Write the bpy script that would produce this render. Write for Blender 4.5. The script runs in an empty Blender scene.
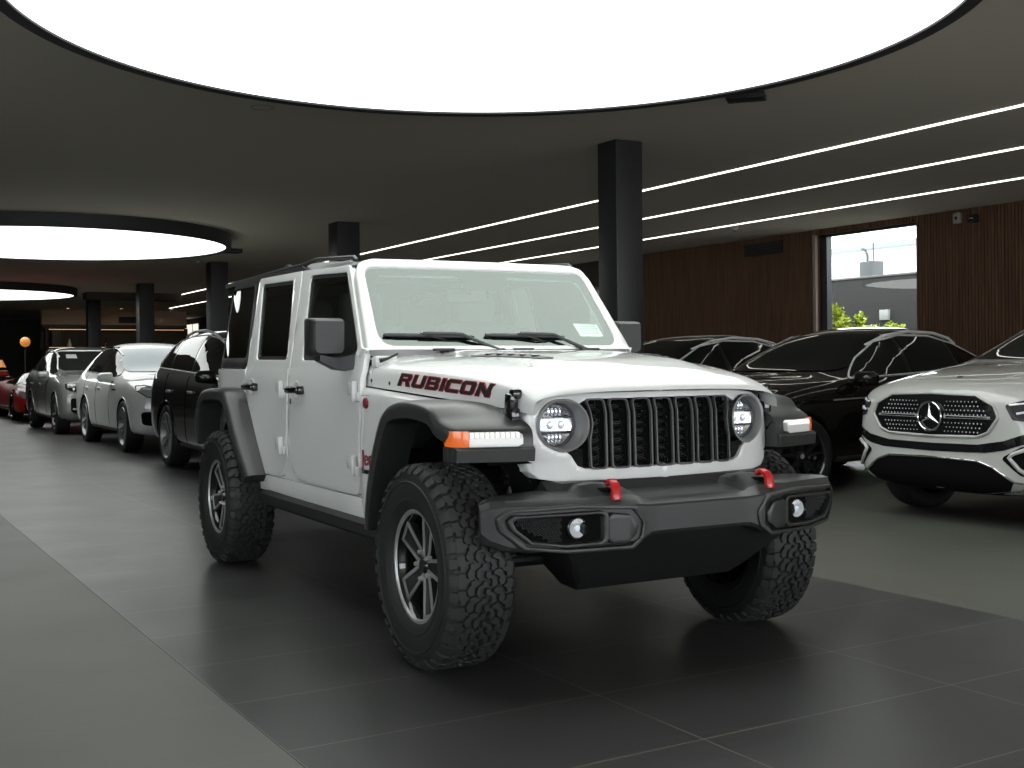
import bpy, bmesh, math, random
from mathutils import Vector, Matrix
from mathutils.bvhtree import BVHTree
from math import sin, cos, pi, radians, sqrt, atan2

# ------------------------------------------------------------------ camera
SC = bpy.context.scene
COL = SC.collection
FPX, HOR, ROLL = 1169.45, 363.85, radians(-0.59)
cam_d = bpy.data.cameras.new('camera')
cam = bpy.data.objects.new('camera', cam_d)
COL.objects.link(cam)
SC.camera = cam
cam_d.sensor_width = 36.0
cam_d.sensor_fit = 'HORIZONTAL'
cam_d.lens = 36.0 * FPX / 1024
cam_d.clip_start = 0.1
cam_d.clip_end = 300
YAW = radians(149.606)
fw = Vector((cos(YAW), sin(YAW), 0))
rt = Vector((sin(YAW), -cos(YAW), 0))
up = Vector((0, 0, 1))
rx = rt * cos(ROLL) + up * sin(ROLL)
uy = up * cos(ROLL) - rt * sin(ROLL)
mw = Matrix((rx, uy, -fw)).transposed().to_4x4()
mw.translation = Vector((4.254, -3.002, 1.230))
cam.matrix_world = mw
dv = HOR - 384.0
cam_d.shift_x = (sin(ROLL) * dv) / 1024
cam_d.shift_y = (cos(ROLL) * dv) / 1024

# ------------------------------------------------------------------ world, exposure
SC.view_settings.view_transform = 'Standard'
SC.view_settings.look = 'None'
SC.view_settings.gamma = 1.0
SC.view_settings.use_curve_mapping = False
SC.view_settings.exposure = 0.0
LAMP = 2.75          # radiance of the stretched-membrane ceiling lamps
STRIP = 4.0
SKY = 6.4
wd = bpy.data.worlds.new('world')
SC.world = wd
wd.use_nodes = True
bg = wd.node_tree.nodes['Background']
bg.inputs[0].default_value = (0.93, 0.97, 1.0, 1)
bg.inputs[1].default_value = SKY

# ------------------------------------------------------------------ materials
def mat(name, col, rough=0.5, metal=0.0, coat=0.0, ior=1.5, spec=0.5, emit=None, es=0.0, alpha=1.0, trans=0.0):
    m = bpy.data.materials.new(name)
    m.use_nodes = True
    b = m.node_tree.nodes['Principled BSDF']
    b.inputs['Base Color'].default_value = (*col, 1)
    b.inputs['Roughness'].default_value = rough
    b.inputs['Metallic'].default_value = metal
    b.inputs['Coat Weight'].default_value = coat
    b.inputs['Coat Roughness'].default_value = 0.04
    b.inputs['IOR'].default_value = ior
    b.inputs['Specular IOR Level'].default_value = spec
    b.inputs['Transmission Weight'].default_value = trans
    b.inputs['Alpha'].default_value = alpha
    if emit:
        b.inputs['Emission Color'].default_value = (*emit, 1)
        b.inputs['Emission Strength'].default_value = es
    return m

def noise_bump(m, scale=200, strength=0.2, dist=0.001, detail=3):
    nt = m.node_tree
    b = nt.nodes['Principled BSDF']
    n = nt.nodes.new('ShaderNodeTexNoise'); n.inputs['Scale'].default_value = scale; n.inputs['Detail'].default_value = detail
    t = nt.nodes.new('ShaderNodeTexCoord')
    bp = nt.nodes.new('ShaderNodeBump'); bp.inputs['Strength'].default_value = strength; bp.inputs['Distance'].default_value = dist
    nt.links.new(t.outputs['Object'], n.inputs['Vector'])
    nt.links.new(n.outputs['Fac'], bp.inputs['Height'])
    nt.links.new(bp.outputs['Normal'], b.inputs['Normal'])
    return m

def col_noise(m, c1, c2, scale=5, detail=4):
    nt = m.node_tree
    b = nt.nodes['Principled BSDF']
    n = nt.nodes.new('ShaderNodeTexNoise'); n.inputs['Scale'].default_value = scale; n.inputs['Detail'].default_value = detail
    t = nt.nodes.new('ShaderNodeTexCoord')
    r = nt.nodes.new('ShaderNodeValToRGB')
    r.color_ramp.elements[0].position = 0.3; r.color_ramp.elements[0].color = (*c1, 1)
    r.color_ramp.elements[1].position = 0.7; r.color_ramp.elements[1].color = (*c2, 1)
    nt.links.new(t.outputs['Object'], n.inputs['Vector'])
    nt.links.new(n.outputs['Fac'], r.inputs[0])
    nt.links.new(r.outputs[0], b.inputs['Base Color'])
    return m

def glass_mat(name, tint, ior=1.5, rough=0.0, refl=(1, 1, 1)):
    # thin pane: tinted see-through with a fresnel mirror on top
    m = bpy.data.materials.new(name); m.use_nodes = True
    nt = m.node_tree; nt.nodes.clear()
    o = nt.nodes.new('ShaderNodeOutputMaterial')
    t = nt.nodes.new('ShaderNodeBsdfTransparent'); t.inputs[0].default_value = (*tint, 1)
    g = nt.nodes.new('ShaderNodeBsdfGlossy'); g.inputs['Roughness'].default_value = rough
    g.inputs['Color'].default_value = (*refl, 1)
    f = nt.nodes.new('ShaderNodeFresnel'); f.inputs['IOR'].default_value = ior
    x = nt.nodes.new('ShaderNodeMixShader')
    ge = nt.nodes.new('ShaderNodeNewGeometry')     # same index from either side of the sheet
    mx = nt.nodes.new('ShaderNodeMix'); mx.inputs[2].default_value = ior; mx.inputs[3].default_value = 1.0 / ior
    nt.links.new(ge.outputs['Backfacing'], mx.inputs[0]); nt.links.new(mx.outputs[0], f.inputs['IOR'])
    nt.links.new(f.outputs[0], x.inputs[0]); nt.links.new(t.outputs[0], x.inputs[1]); nt.links.new(g.outputs[0], x.inputs[2])
    nt.links.new(x.outputs[0], o.inputs[0])
    return m

WHITE = mat('white_paint', (0.71, 0.715, 0.705), 0.35, coat=1.0)
PLASTIC = noise_bump(mat('black_plastic', (0.020, 0.021, 0.021), 0.42), 600, 0.25, 0.0006)
PLASTIC2 = noise_bump(mat('bumper_plastic', (0.032, 0.034, 0.033), 0.34), 500, 0.25, 0.0006)
DARK = mat('underbody_black', (0.010, 0.010, 0.010), 0.6)
VOID = mat('deep_black', (0.004, 0.004, 0.004), 0.9, spec=0.1)
GLOSSBLACK = mat('gloss_black', (0.008, 0.008, 0.009), 0.12, coat=0.6)
RUBBER = noise_bump(mat('tyre_rubber', (0.009, 0.009, 0.009), 0.62), 300, 0.3, 0.0008)
TREADM = noise_bump(mat('tread_rubber', (0.021, 0.021, 0.021), 0.62), 300, 0.3, 0.0008)
MACH = mat('machined_alloy', (0.55, 0.55, 0.55), 0.42, 0.8)
CHROME = mat('chrome', (0.75, 0.75, 0.76), 0.08, 1.0)
SILVER = mat('silver_trim', (0.42, 0.42, 0.43), 0.3, 0.35, coat=0.5)
REFLECTOR = mat('lamp_reflector', (0.85, 0.86, 0.88), 0.18, 1.0)
GREYRING = mat('grille_grey', (0.085, 0.086, 0.088), 0.36)
BUCKET = mat('headlight_bucket_grey', (0.22, 0.222, 0.215), 0.40)
RED = mat('red_paint', (0.55, 0.01, 0.012), 0.3, coat=0.6)
BADGERED = mat('dark_red_badge', (0.20, 0.015, 0.025), 0.35)
DECALRED = mat('red_decal', (0.45, 0.03, 0.05), 0.4)
DECALBLACK = mat('black_decal', (0.02, 0.012, 0.015), 0.4)
AMBER = mat('amber_lens', (0.75, 0.13, 0.02), 0.2, coat=0.5, emit=(1.0, 0.22, 0.03), es=0.25)
DRLM = mat('daytime_light_lens', (0.75, 0.76, 0.72), 0.15, coat=0.5, emit=(1.0, 1.0, 0.95), es=0.02)
LEDM = mat('led_light', (0.9, 0.9, 0.95), 0.2, emit=(0.85, 0.92, 1.0), es=0.8)
LEDLOW = mat('led_dim', (0.75, 0.78, 0.85), 0.15, 0.6, emit=(0.85, 0.9, 1.0), es=0.25)
LENS = glass_mat('clear_lens', (0.95, 0.96, 0.97), 1.45)
WINDSHIELD = glass_mat('windshield_glass', (0.82, 0.90, 0.86), 2.25, 0.0, (0.90, 1.0, 0.94))
CLEARWIN = glass_mat('door_glass', (0.45, 0.5, 0.48), 1.5)
TINT = glass_mat('privacy_glass', (0.10, 0.11, 0.11), 1.5)
SEATM = mat('seat_fabric', (0.075, 0.08, 0.08), 0.7)
HEADLINER = mat('headliner_grey', (0.30, 0.32, 0.31), 0.8)
PAPER = mat('white_paper', (0.8, 0.82, 0.8), 0.7)
SPRINGM = mat('spring_grey', (0.12, 0.12, 0.12), 0.4, 0.5)

# ------------------------------------------------------------------ mesh helpers
def finish(name, bm, m, parent=None, smooth=True, ang=35, recalc=True, mats=None):
    if recalc:
        bmesh.ops.recalc_face_normals(bm, faces=bm.faces[:])
    me = bpy.data.meshes.new(name)
    bm.to_mesh(me); bm.free()
    for mm in (mats or [m]):
        me.materials.append(mm)
    if smooth:
        for p in me.polygons: p.use_smooth = True
        me.set_sharp_from_angle(angle=radians(ang))
    o = bpy.data.objects.new(name, me)
    COL.objects.link(o)
    if parent: o.parent = parent
    return o

def empty(name, label=None, cat=None, loc=(0, 0, 0), rz=0, group=None):
    o = bpy.data.objects.new(name, None)
    COL.objects.link(o)
    o.location = loc; o.rotation_euler = (0, 0, rz); o.empty_display_size = 0.1
    return tag(o, label, cat, group)

def tag(o, label=None, cat=None, group=None, kind=None):
    if label: o['label'] = label
    if cat: o['category'] = cat
    if group: o['group'] = group
    if kind: o['kind'] = kind
    return o

def struct(o):
    o['kind'] = 'structure'
    return o

def copy_tree(o, parent=None):
    c = o.copy(); COL.objects.link(c)
    if parent: c.parent = parent
    for ch in list(o.children): copy_tree(ch, c)
    return c

def box(bm, c, s, bev=0.0, rot=None, seg=2):
    r = bmesh.ops.create_cube(bm, size=1.0)
    vs = r['verts']
    for v in vs: v.co = Vector((v.co.x * s[0], v.co.y * s[1], v.co.z * s[2]))
    if bev > 0:
        es = list({e for v in vs for e in v.link_edges})
        rr = bmesh.ops.bevel(bm, geom=es, offset=bev, segments=seg, profile=0.5, affect='EDGES')
        vs = list({v for f in rr['faces'] for v in f.verts} | {v for v in vs if v.is_valid})
    for v in vs:
        p = v.co
        if rot is not None: p = rot @ p
        v.co = p + Vector(c)
    return vs

def hull(bm, pts, bev=0.0, seg=2):
    vs = [bm.verts.new(Vector(p)) for p in pts]
    r = bmesh.ops.convex_hull(bm, input=vs)
    if bev > 0:
        es = [g for g in r['geom'] if isinstance(g, bmesh.types.BMEdge)]
        # merge coplanar first
        bmesh.ops.dissolve_limit(bm, angle_limit=0.02, verts=list({v for e in es for v in e.verts}), edges=es)
        es = [e for e in bm.edges if e.is_valid and any(v in set(vs) for v in e.verts)] if False else [e for e in bm.edges if e.is_valid and e.is_manifold and e.calc_face_angle(0) > 0.3 and e in set(bm.edges)]
        bmesh.ops.bevel(bm, geom=es, offset=bev, segments=seg, profile=0.5, affect='EDGES')

def lathe(bm, prof, n=48, axis='y', c=(0, 0, 0), close=False):
    # prof: (radius, along-axis)
    rings = []
    for r, a in prof:
        ring = []
        if r < 1e-6:
            p = {'y': (0, a, 0), 'x': (a, 0, 0), 'z': (0, 0, a)}[axis]
            v = bm.verts.new(Vector(p) + Vector(c)); ring = [v] * n
        else:
            for i in range(n):
                t = 2 * pi * i / n
                p = {'y': (r * cos(t), a, r * sin(t)), 'x': (a, r * cos(t), r * sin(t)), 'z': (r * cos(t), r * sin(t), a)}[axis]
                ring.append(bm.verts.new(Vector(p) + Vector(c)))
        rings.append(ring)
    m = len(rings)
    for k in range(m if close else m - 1):
        A = rings[k]; B = rings[(k + 1) % m]
        for i in range(n):
            j = (i + 1) % n
            f = []
            for v in (A[i], A[j], B[j], B[i]):
                if v not in f: f.append(v)
            if len(f) > 2:
                try: bm.faces.new(f)
                except ValueError: pass

def tube(bm, pts, r, n=10, cap=True, flat=None):
    pts = [Vector(p) for p in pts]
    rs = r if isinstance(r, (list, tuple)) else [r] * len(pts)
    prev = None; rings = []
    nrm = None
    for i, p in enumerate(pts):
        if i == 0: t = pts[1] - pts[0]
        elif i == len(pts) - 1: t = pts[-1] - pts[-2]
        else: t = (pts[i + 1] - p).normalized() + (p - pts[i - 1]).normalized()
        t.normalize()
        if nrm is None:
            nrm = Vector((0, 0, 1)) if abs(t.z) < 0.9 else Vector((1, 0, 0))
        nrm = (nrm - t * nrm.dot(t)).normalized()
        b = t.cross(nrm)
        ring = []
        for k in range(n):
            a = 2 * pi * k / n + pi / n
            q = nrm * cos(a) * (flat if flat else 1) + b * sin(a)
            ring.append(bm.verts.new(p + q * rs[i]))
        rings.append(ring)
    for A, B in zip(rings, rings[1:]):
        for k in range(n):
            bm.faces.new((A[k], A[(k + 1) % n], B[(k + 1) % n], B[k]))
    if cap:
        bm.faces.new(rings[0]); bm.faces.new(rings[-1])

def loft(bm, rings, closed=True, cap=True):
    R = [[bm.verts.new(Vector(p)) for p in ring] for ring in rings]
    n = len(R[0])
    for A, B in zip(R, R[1:]):
        for k in range(n if closed else n - 1):
            j = (k + 1) % n
            f = []
            for v in (A[k], A[j], B[j], B[k]):
                if not any((v.co - w.co).length < 1e-7 for w in f): f.append(v)
            if len(f) > 2: bm.faces.new(f)
    if cap and closed:
        bm.faces.new(R[0]); bm.faces.new(R[-1])
    return R

def round_poly(poly, r, seg=4):
    out = []
    n = len(poly)
    for i in range(n):
        p0 = Vector(poly[i - 1]); p = Vector(poly[i]); p1 = Vector(poly[(i + 1) % n])
        rr = r[i] if isinstance(r, (list, tuple)) else r
        a = (p0 - p); b = (p1 - p)
        la, lb = a.length, b.length
        if rr <= 0 or la < 1e-6 or lb < 1e-6:
            out.append((p.x, p.y)); continue
        a.normalize(); b.normalize()
        ang = a.angle(b)
        if ang > pi - 0.05:
            out.append((p.x, p.y)); continue
        d = min(rr / math.tan(ang / 2), la * 0.49, lb * 0.49)
        s = p + a * d; e = p + b * d
        for k in range(seg + 1):
            t = k / seg
            q = s * (1 - t) ** 2 + p * 2 * t * (1 - t) + e * t ** 2
            out.append((q.x, q.y))
    return out

def area2(poly):
    return sum(poly[i - 1][0] * poly[i][1] - poly[i][0] * poly[i - 1][1] for i in range(len(poly))) / 2

def offset_poly(poly, d):
    # positive d grows
    s = 1 if area2(poly) > 0 else -1
    n = len(poly); out = []
    for i in range(n):
        p0 = Vector(poly[i - 1]); p = Vector(poly[i]); p1 = Vector(poly[(i + 1) % n])
        a = (p - p0).normalized(); b = (p1 - p).normalized()
        na = Vector((a.y, -a.x)) * s; nb = Vector((b.y, -b.x)) * s
        m = na + nb
        if m.length < 1e-6: m = na.copy()
        m.normalize()
        k = d / max(0.35, m.dot(na))
        q = p + m * k
        out.append((q.x, q.y))
    return out

def circle(cx, cy, r, n=32, sy=1.0):
    return [(cx + r * cos(2 * pi * i / n), cy + r * sy * sin(2 * pi * i / n)) for i in range(n)]

def panel(bm, poly, f, thick=0.01, holes=(), step=0.08, bev=0.0, lines=(), vlines=()):
    """2-D outline (u,v) -> solid sheet; f(u,v,w)->xyz, w=0 face side, w=-thick back."""
    t = bmesh.new()
    edges = []
    outer = offset_poly(poly, -bev) if bev > 0 else poly
    hs = [offset_poly(h, bev) if bev > 0 else h for h in holes]
    loops = []
    for lp in [outer] + list(hs):
        vs = [t.verts.new((p[0], p[1], 0)) for p in lp]
        es = [t.edges.new((vs[i], vs[(i + 1) % len(vs)])) for i in range(len(vs))]
        edges += es; loops.append(vs)
    bmesh.ops.triangle_fill(t, use_beauty=True, use_dissolve=False, edges=edges)
    us = [p[0] for p in poly]; vv = [p[1] for p in poly]
    if not t.faces:
        t.free(); return
    if step:
        k = math.floor(min(us) / step) + 1
        while k * step < max(us):
            bmesh.ops.bisect_plane(t, geom=t.verts[:] + t.edges[:] + t.faces[:], plane_co=(k * step, 0, 0), plane_no=(1, 0, 0)); k += 1
        k = math.floor(min(vv) / step) + 1
        while k * step < max(vv):
            bmesh.ops.bisect_plane(t, geom=t.verts[:] + t.edges[:] + t.faces[:], plane_co=(0, k * step, 0), plane_no=(0, 1, 0)); k += 1
    for L in lines:
        bmesh.ops.bisect_plane(t, geom=t.verts[:] + t.edges[:] + t.faces[:], plane_co=(0, L, 0), plane_no=(0, 1, 0))
    for L in vlines:
        bmesh.ops.bisect_plane(t, geom=t.verts[:] + t.edges[:] + t.faces[:], plane_co=(L, 0, 0), plane_no=(1, 0, 0))
    t.verts.ensure_lookup_table()
    idx = {v: i for i, v in enumerate(t.verts)}
    front = [v.co.copy() for v in t.verts]
    # outward direction per boundary vertex (for bevel)
    bedges = [e for e in t.edges if len(e.link_faces) == 1]
    outn = {}
    for e in bedges:
        fc = e.link_faces[0]; c = fc.calc_center_median(); a, b = e.verts
        d = (b.co - a.co).normalized(); n = Vector((d.y, -d.x, 0))
        if (c - a.co).dot(n) > 0: n = -n
        for v in (a, b): outn.setdefault(v, []).append(n)
    F = [bm.verts.new(Vector(f(p.x, p.y, 0))) for p in front]
    Bk = [bm.verts.new(Vector(f(p.x, p.y, -thick))) for p in front] if thick else None
    M1 = {}
    B2 = {}
    for v, ns in outn.items():
        m = sum(ns, Vector()); m.normalize(); k = bev / max(0.4, m.dot(ns[0]))
        q = v.co + m * k; i = idx[v]
        if bev > 0:
            q1 = v.co + m * k * 0.7
            M1[i] = (bm.verts.new(Vector(f(q1.x, q1.y, -bev * 0.3))), bm.verts.new(Vector(f(q.x, q.y, -bev))))
            if thick: 
                bm.verts.remove(Bk[i]); Bk[i] = bm.verts.new(Vector(f(q.x, q.y, -thick)))
    for fc in t.faces:
        ids = [idx[v] for v in fc.verts]
        bm.faces.new([F[i] for i in ids])
        if thick: bm.faces.new([Bk[i] for i in reversed(ids)])
    for e in bedges:
        i, j = idx[e.verts[0]], idx[e.verts[1]]
        chain = [(F[i], F[j])]
        if bev > 0: chain += [(M1[i][0], M1[j][0]), (M1[i][1], M1[j][1])]
        if thick: chain += [(Bk[i], Bk[j])]
        for (a, b), (c, d) in zip(chain, chain[1:]):
            try: bm.faces.new((a, b, d, c))
            except ValueError: pass
    t.free()

def panel_obj(name, poly, f, m, parent, **k):
    ang = k.pop('ang', 35)
    bm = bmesh.new(); panel(bm, poly, f, **k)
    return finish(name, bm, m, parent, ang=ang)

def grid(bm, f, nu, nv, thick=None):
    V = [[bm.verts.new(Vector(f(i / nu, j / nv))) for j in range(nv + 1)] for i in range(nu + 1)]
    for i in range(nu):
        for j in range(nv):
            bm.faces.new((V[i][j], V[i + 1][j], V[i + 1][j + 1], V[i][j + 1]))
    return V

def interp(x, xs, ys):
    if x <= xs[0]: return ys[0]
    if x >= xs[-1]: return ys[-1]
    for i in range(len(xs) - 1):
        if xs[i] <= x <= xs[i + 1]:
            t = (x - xs[i]) / (xs[i + 1] - xs[i])
            return ys[i] * (1 - t) + ys[i + 1] * t

def smooth_interp(x, xs, ys):
    # monotone-ish catmull
    n = len(xs)
    if x <= xs[0]: return ys[0]
    if x >= xs[-1]: return ys[-1]
    for i in range(n - 1):
        if xs[i] <= x <= xs[i + 1]:
            h = xs[i + 1] - xs[i]; t = (x - xs[i]) / h
            def sl(k):
                if k <= 0 or k >= n - 1: 
                    a = min(max(k, 0), n - 2); return (ys[a + 1] - ys[a]) / (xs[a + 1] - xs[a])
                s0 = (ys[k] - ys[k - 1]) / (xs[k] - xs[k - 1]); s1 = (ys[k + 1] - ys[k]) / (xs[k + 1] - xs[k])
                return 0 if s0 * s1 < 0 else 2 * s0 * s1 / (s0 + s1) if abs(s0 + s1) > 1e-9 else 0
            m0, m1 = sl(i) * h, sl(i + 1) * h
            return (2 * t**3 - 3 * t**2 + 1) * ys[i] + (t**3 - 2 * t**2 + t) * m0 + (-2 * t**3 + 3 * t**2) * ys[i + 1] + (t**3 - t**2) * m1

# ------------------------------------------------------------------ block letters (own shapes)
GLY = {
 'R': (1.12, [(0,0),(0,1),(.95,1),(1.1,.85),(1.1,.55),(.95,.42),(1.12,0),(.80,0),(.66,.38),(.3,.38),(.3,0)], [[(.3,.6),(.3,.78),(.8,.78),(.8,.6)]]),
 'U': (1.1, [(0,1),(0,.15),(.15,0),(.95,0),(1.1,.15),(1.1,1),(.8,1),(.8,.24),(.3,.24),(.3,1)], []),
 'B': (1.1, [(0,0),(0,1),(.95,1),(1.08,.87),(1.08,.62),(1.0,.52),(1.1,.42),(1.1,.14),(.96,0)], [[(.3,.62),(.3,.79),(.78,.79),(.78,.62)],[(.3,.21),(.3,.41),(.8,.41),(.8,.21)]]),
 'I': (.3, [(0,0),(0,1),(.3,1),(.3,0)], []),
 'C': (1.1, [(.15,0),(0,.15),(0,.85),(.15,1),(1.1,1),(1.1,.76),(.3,.76),(.3,.24),(1.1,.24),(1.1,0)], []),
 'O': (1.1, [(.15,0),(0,.15),(0,.85),(.15,1),(.95,1),(1.1,.85),(1.1,.15),(.95,0)], [[(.3,.24),(.3,.76),(.8,.76),(.8,.24)]]),
 'N': (1.1, [(0,0),(0,1),(.32,1),(.8,.44),(.8,1),(1.1,1),(1.1,0),(.8,0),(.3,.58),(.3,0)], []),
}
def text_mesh(s, size, shear=0.0, depth=0.002, bold=0.0):
    cu = bpy.data.curves.new('lettering', 'FONT')
    cu.body = s; cu.size = size; cu.shear = shear; cu.extrude = depth; cu.offset = bold
    o = bpy.data.objects.new('lettering', cu)
    COL.objects.link(o)
    dg = bpy.context.evaluated_depsgraph_get()
    me = bpy.data.meshes.new_from_object(o.evaluated_get(dg))
    bpy.data.objects.remove(o); bpy.data.curves.remove(cu)
    return me
# ------------------------------------------------------------------ room shell
H = 3.6
X0, X1, Y0, Y1 = -56.0, 11.5, -10.0, 12.5

def tile_mat(name, c_lo, c_hi, grout, rough=0.38):
    m = bpy.data.materials.new(name); m.use_nodes = True
    nt = m.node_tree; b = nt.nodes['Principled BSDF']
    tc = nt.nodes.new('ShaderNodeTexCoord')
    sep = nt.nodes.new('ShaderNodeSeparateXYZ'); nt.links.new(tc.outputs['Object'], sep.inputs[0])
    def mth(op, a, bb=None, c=None):
        n = nt.nodes.new('ShaderNodeMath'); n.operation = op
        for i, x in enumerate((a, bb, c)):
            if x is None: continue
            if isinstance(x, (int, float)): n.inputs[i].default_value = x
            else: nt.links.new(x, n.inputs[i])
        return n.outputs[0]
    def cell(axis, off, pitch):
        s = mth('DIVIDE', mth('SUBTRACT', sep.outputs[axis], off), pitch)
        fr = mth('FRACT', mth('ADD', s, 200.0))
        d = mth('MINIMUM', fr, mth('SUBTRACT', 1.0, fr))
        return mth('MULTIPLY', d, pitch), mth('FLOOR', mth('ADD', s, 200.0))
    dx, ix = cell(0, 0.665, 0.61)
    dy, iy = cell(1, 0.655, 1.20)
    line = mth('LESS_THAN', mth('MINIMUM', dx, dy), 0.0025)
    rnd = nt.nodes.new('ShaderNodeTexWhiteNoise'); rnd.noise_dimensions = '2D'
    cmb = nt.nodes.new('ShaderNodeCombineXYZ'); nt.links.new(ix, cmb.inputs[0]); nt.links.new(iy, cmb.inputs[1])
    nt.links.new(cmb.outputs[0], rnd.inputs['Vector'])
    no = nt.nodes.new('ShaderNodeTexNoise'); no.inputs['Scale'].default_value = 1.6; no.inputs['Detail'].default_value = 6
    nt.links.new(tc.outputs['Object'], no.inputs['Vector'])
    no2 = nt.nodes.new('ShaderNodeTexNoise'); no2.inputs['Scale'].default_value = 25; no2.inputs['Detail'].default_value = 4
    nt.links.new(tc.outputs['Object'], no2.inputs['Vector'])
    mixf = mth('ADD', mth('MULTIPLY', no.outputs['Fac'], 0.6), mth('ADD', mth('MULTIPLY', rnd.outputs['Value'], 0.25), mth('MULTIPLY', no2.outputs['Fac'], 0.15)))
    r = nt.nodes.new('ShaderNodeMix'); r.data_type = 'RGBA'
    nt.links.new(mixf, r.inputs[0]); r.inputs[6].default_value = (*c_lo, 1); r.inputs[7].default_value = (*c_hi, 1)
    g = nt.nodes.new('ShaderNodeMix'); g.data_type = 'RGBA'
    nt.links.new(line, g.inputs[0]); nt.links.new(r.outputs[2], g.inputs[6]); g.inputs[7].default_value = (*grout, 1)
    nt.links.new(g.outputs[2], b.inputs['Base Color'])
    ro = mth('ADD', mth('MULTIPLY', no.outputs['Fac'], 0.12), rough - 0.06)
    nt.links.new(ro, b.inputs['Roughness'])
    bp = nt.nodes.new('ShaderNodeBump'); bp.inputs['Strength'].default_value = 0.15; bp.inputs['Distance'].default_value = 0.002
    nt.links.new(no2.outputs['Fac'], bp.inputs['Height']); nt.links.new(bp.outputs[0], b.inputs['Normal'])
    return m

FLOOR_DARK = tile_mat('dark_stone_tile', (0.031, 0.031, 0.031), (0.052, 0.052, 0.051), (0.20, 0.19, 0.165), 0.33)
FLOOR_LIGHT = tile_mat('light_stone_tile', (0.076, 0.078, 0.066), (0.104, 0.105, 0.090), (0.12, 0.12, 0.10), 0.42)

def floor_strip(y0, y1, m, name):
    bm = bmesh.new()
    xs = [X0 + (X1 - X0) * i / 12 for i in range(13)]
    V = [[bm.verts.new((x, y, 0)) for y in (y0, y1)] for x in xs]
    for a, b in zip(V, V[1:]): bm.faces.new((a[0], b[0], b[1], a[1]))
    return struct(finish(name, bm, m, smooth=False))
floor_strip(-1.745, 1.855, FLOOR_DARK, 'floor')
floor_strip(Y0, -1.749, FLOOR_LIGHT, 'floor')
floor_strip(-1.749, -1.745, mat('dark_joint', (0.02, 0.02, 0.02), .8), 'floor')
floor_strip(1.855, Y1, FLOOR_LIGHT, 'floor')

CEIL = mat('ceiling_matte_grey', (0.60, 0.55, 0.47), 0.8, spec=0.2)
bm = bmesh.new()
box(bm, ((X0 + X1) / 2, (Y0 + Y1) / 2, H + 0.15), (X1 - X0 + 0.8, Y1 - Y0 + 0.8, 0.3))
ceiling = struct(finish('ceiling', bm, CEIL, smooth=False))

# slatted walnut wall material
def wood_mat():
    m = bpy.data.materials.new('walnut_slats'); m.use_nodes = True
    nt = m.node_tree; b = nt.nodes['Principled BSDF']
    tc = nt.nodes.new('ShaderNodeTexCoord')
    mp = nt.nodes.new('ShaderNodeMapping'); mp.inputs['Scale'].default_value = (9.0, 9.0, 0.5)
    nt.links.new(tc.outputs['Object'], mp.inputs[0])
    n = nt.nodes.new('ShaderNodeTexNoise'); n.inputs['Scale'].default_value = 3; n.inputs['Detail'].default_value = 6
    nt.links.new(mp.outputs[0], n.inputs['Vector'])
    r = nt.nodes.new('ShaderNodeValToRGB')
    r.color_ramp.elements[0].position = 0.35; r.color_ramp.elements[0].color = (0.085, 0.040, 0.021, 1)
    r.color_ramp.elements[1].position = 0.7; r.color_ramp.elements[1].color = (0.17, 0.084, 0.045, 1)
    nt.links.new(n.outputs['Fac'], r.inputs[0]); nt.links.new(r.outputs[0], b.inputs['Base Color'])
    b.inputs['Roughness'].default_value = 0.5
    return m
WOOD = wood_mat()
WALLDARK = mat('dark_wall_paint', (0.06, 0.055, 0.05), 0.8)

def slat_wall(bm, xa, xb, z0, z1):
    # vertical battens 60 mm pitch on a backing
    box(bm, ((xa + xb) / 2, Y1 + 0.17, (z0 + z1) / 2), (xb - xa, 0.30, z1 - z0))
    x = xa + 0.03
    while x < xb - 0.02:
        box(bm, (x, Y1 + 0.01, (z0 + z1) / 2), (0.042, 0.03, z1 - z0))
        x += 0.06
WIN_A, WIN_B = -11.20, -8.98
bm = bmesh.new()
slat_wall(bm, WIN_B, X1, 0, H)
slat_wall(bm, -17.6, WIN_A, 0, H)
slat_wall(bm, WIN_A, WIN_B, 3.5, H)
struct(finish('wall_right', bm, WOOD, smooth=False))
bm = bmesh.new()
box(bm, ((X0 - 18.6) / 2, Y1 + 0.17, H / 2), (-18.6 - X0, 0.34, H))
box(bm, (-18.1, Y1 + 0.17, 3.3), (1.0, 0.34, 0.6))
struct(finish('wall_right', bm, WALLDARK, smooth=False))
bm = bmesh.new()
box(bm, (X0 - 0.15, (Y0 + Y1) / 2, H / 2), (0.3, Y1 - Y0 + 0.6, H))
struct(finish('wall_back', bm, WALLDARK, smooth=False))
bm = bmesh.new()
box(bm, (X1 + 0.15, (Y0 + Y1) / 2, 0.35), (0.3, Y1 - Y0 + 0.6, 0.7))
box(bm, (X1 + 0.15, (Y0 + Y1) / 2, H - 0.25), (0.3, Y1 - Y0 + 0.6, 0.5))
for yy in [Y0 + 0.2 + k * 2.75 for k in range(9)]:
    box(bm, (X1 + 0.1, yy, H / 2), (0.2, 0.12, H))
struct(finish('wall_front', bm, mat('front_wall_paint', (0.03, 0.03, 0.03), 0.6), smooth=False))
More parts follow.
